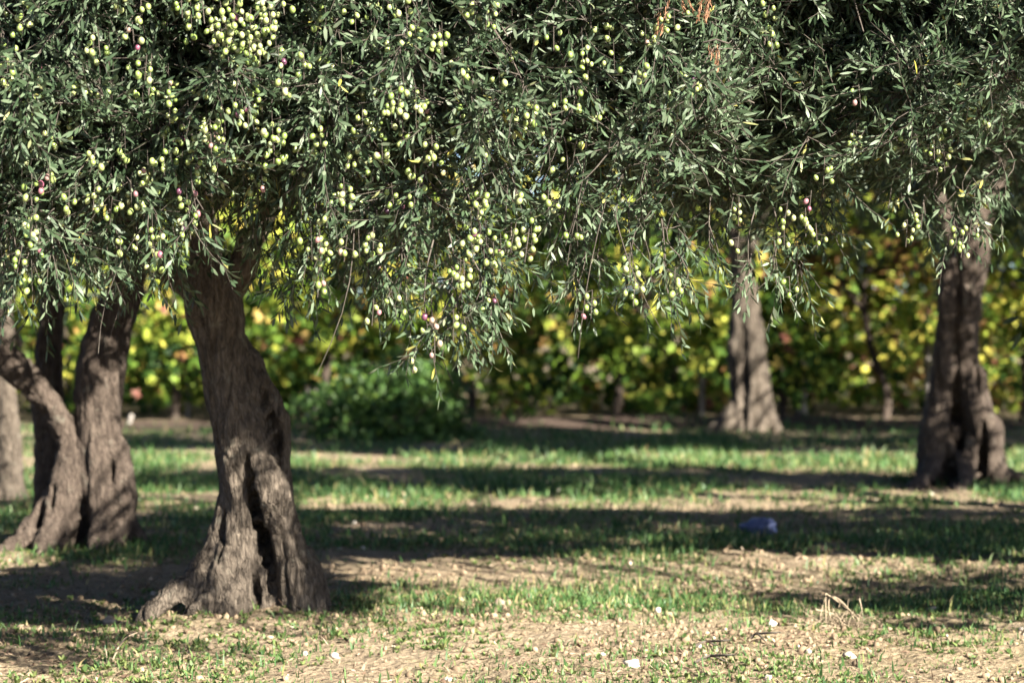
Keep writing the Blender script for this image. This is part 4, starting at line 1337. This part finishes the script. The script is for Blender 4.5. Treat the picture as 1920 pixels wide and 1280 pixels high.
for k, (px, py, r, lab) in enumerate(ST):
    p = on_ground(px, py)
    s = r * p[1] / FPX
    tm = RS[k % 5]
    R = frames(unit(np.array([[rng.normal() * .2, rng.normal() * .2, 1.0]])), rng.random(1) * 6.28)[0]
    b = Bulk()
    V = (tm[0] @ R.T) * s * np.array([1, 1, 1.05])
    V += np.array([0, 0, s * 0.35])
    b.raw(V, tm[1].copy(), tm[2], tm[3], tm[4])
    o = b.build("stone", [M_CLODSTONE if "clod" in lab else M_STONE])
    o.location = p.tolist()
    tag(o, lab, "stone", "pale stones on the orchard floor")

# ------------------------------------------------------------------ HEAP OF DRY STALKS, TWIGS, BAG
p = on_ground(1565, 1172)
b = Bulk()
N = 190
K = 5
tt = np.linspace(0, 1, K)
s0 = p + np.stack([rng.normal(size=N) * 0.07, rng.normal(size=N) * 0.05, 0.005 + 0 * np.arange(N)], 1)
d = rng.normal(size=(N, 3)) * np.array([1, 0.8, 0.5]); d[:, 2] = np.abs(d[:, 2]) + 0.1
d = unit(d) * (0.05 + 0.075 * rng.random(N))[:, None]
path = s0[:, None, :] + d[:, None, :] * tt[None, :, None]
path[:, :, 2] -= (0.05 * rng.random(N))[:, None] * (tt ** 2)[None]
path[:, :, 2] = np.maximum(path[:, :, 2], p[2] + 0.004)
b.tubes(path, np.tile(np.linspace(0.0022, 0.0012, K), (N, 1)), 3, 0, 0.6)
for (pts) in ([(1550, 1185), (1549, 1120), (1556, 1117), (1600, 1150), (1618, 1172)], [(1560, 1180), (1555, 1125), (1575, 1124), (1612, 1165)], [(1530, 1143), (1565, 1152), (1600, 1180)],
              [(1548, 1120), (1540, 1150), (1538, 1180)], [(1612, 1122), (1617, 1145), (1618, 1172)], [(1565, 1120), (1590, 1140), (1610, 1175)], [(1545, 1176), (1580, 1171), (1622, 1174)], [(1538, 1170), (1575, 1166), (1618, 1168)]):
    q = catmull(np.array([at(x, y, p[1] + rng.normal() * 0.012) for x, y in pts]), 5)
    q[:, 2] = np.maximum(q[:, 2], p[2])
    b.tubes(q[None], np.linspace(0.0032, 0.0018, len(q))[None], 4, 0, 0.9)
o = b.build("stalk_heap", [M_STRAW], None, origin=p)
o.location = p.tolist()
tag(o, "small heap of dry straw coloured stalks on the ground at right", "dry stalks")


def stick(segs, r, mat, label, tint=0.8, name="twig", group="loose twigs on the ground"):
    b = Bulk()
    p0 = None
    for pts in segs:
        q = np.array(pts, float)
        if p0 is None: p0 = q[0].copy()
        q = catmull(q, 5)
        b.tubes(q[None], np.linspace(r, r * 0.5, len(q))[None], 5, 0, tint)
    o = b.build(name, [mat], None, True, origin=p0)
    o.location = p0.tolist()
    tag(o, label, "twig", group)


p = on_ground(208, 1238)
D = p[1]
stick([[p, at(222, 1212, D), at(236, 1195, D + .03), at(256, 1186, D + .06)], [at(222, 1212, D), at(232, 1200, D - .02), at(240, 1192, D - .05)], [p + np.array([-0.02, 0, 0]), at(198, 1225, D), at(196, 1216, D)]], 0.004, M_STRAW,
      "pale forked dry twig standing up in the shade at lower left", 1.0)
for (x0, y0, x1, y1, lab) in ((1300, 1228, 1352, 1224, "dark twig lying on soil left of the bottom right corner clods"), (1302, 1256, 1366, 1252, "dark crooked twig at the bottom edge, right of the large pale stone"),
                              (1408, 1205, 1436, 1212, "short dark twig below left of the heap of dry stalks")):
    a, c = on_ground(x0, y0), on_ground(x1, y1)
    a[2] += 0.008; c[2] += 0.012
    m = (a + c) / 2 + np.array([0, 0.05, 0.02])
    e = m + np.array([0.05, -0.06, 0.01])
    stick([[a, m, c], [m, e, e + np.array([0.04, -0.02, 0.004])]], 0.006, M_TWIG, lab)

# crumpled blue plastic bag
p = on_ground(1430, 1000)
import bmesh
bm = bmesh.new()
bmesh.ops.create_icosphere(bm, subdivisions=4, radius=1.0)
co = np.array([v.co[:] for v in bm.verts])
f = fbm(co[:, 0] * 2.2 + 4, co[:, 1] * 2.2, co[:, 2] * 2.2, seed=140, oct=2)
rd = 1 - np.abs(2 * fbm(co[:, 0] * 1.8, co[:, 1] * 1.8, co[:, 2] * 1.8, seed=141, oct=2) - 1)
rd3 = 1 - np.abs(2 * fbm(co[:, 0] * 4.5, co[:, 1] * 4.5, co[:, 2] * 4.5, seed=143, oct=2) - 1)
co = co * (0.5 + 0.5 * f + 0.28 * rd + 0.2 * rd3 ** 2)[:, None]
co *= np.array([0.076, 0.06, 0.054])
tail = np.clip(-co[:, 0] / 0.1 - 0.25, 0, 1)
co[:, 0] -= tail * 0.10
co[:, 2] *= 1 - 0.6 * tail
co[:, 2] = np.maximum(co[:, 2] + 0.045, 0.003)
for v, c in zip(bm.verts, co): v.co = c
for fce in bm.faces: fce.smooth = True
me = bpy.data.meshes.new("plastic_bag"); bm.to_mesh(me); bm.free()
me.materials.append(M_BAG)
o = bpy.data.objects.new("plastic_bag", me); COL.objects.link(o)
o.location = p.tolist()
tag(o, "crumpled blue plastic bag lying in the shaded grass", "plastic bag")
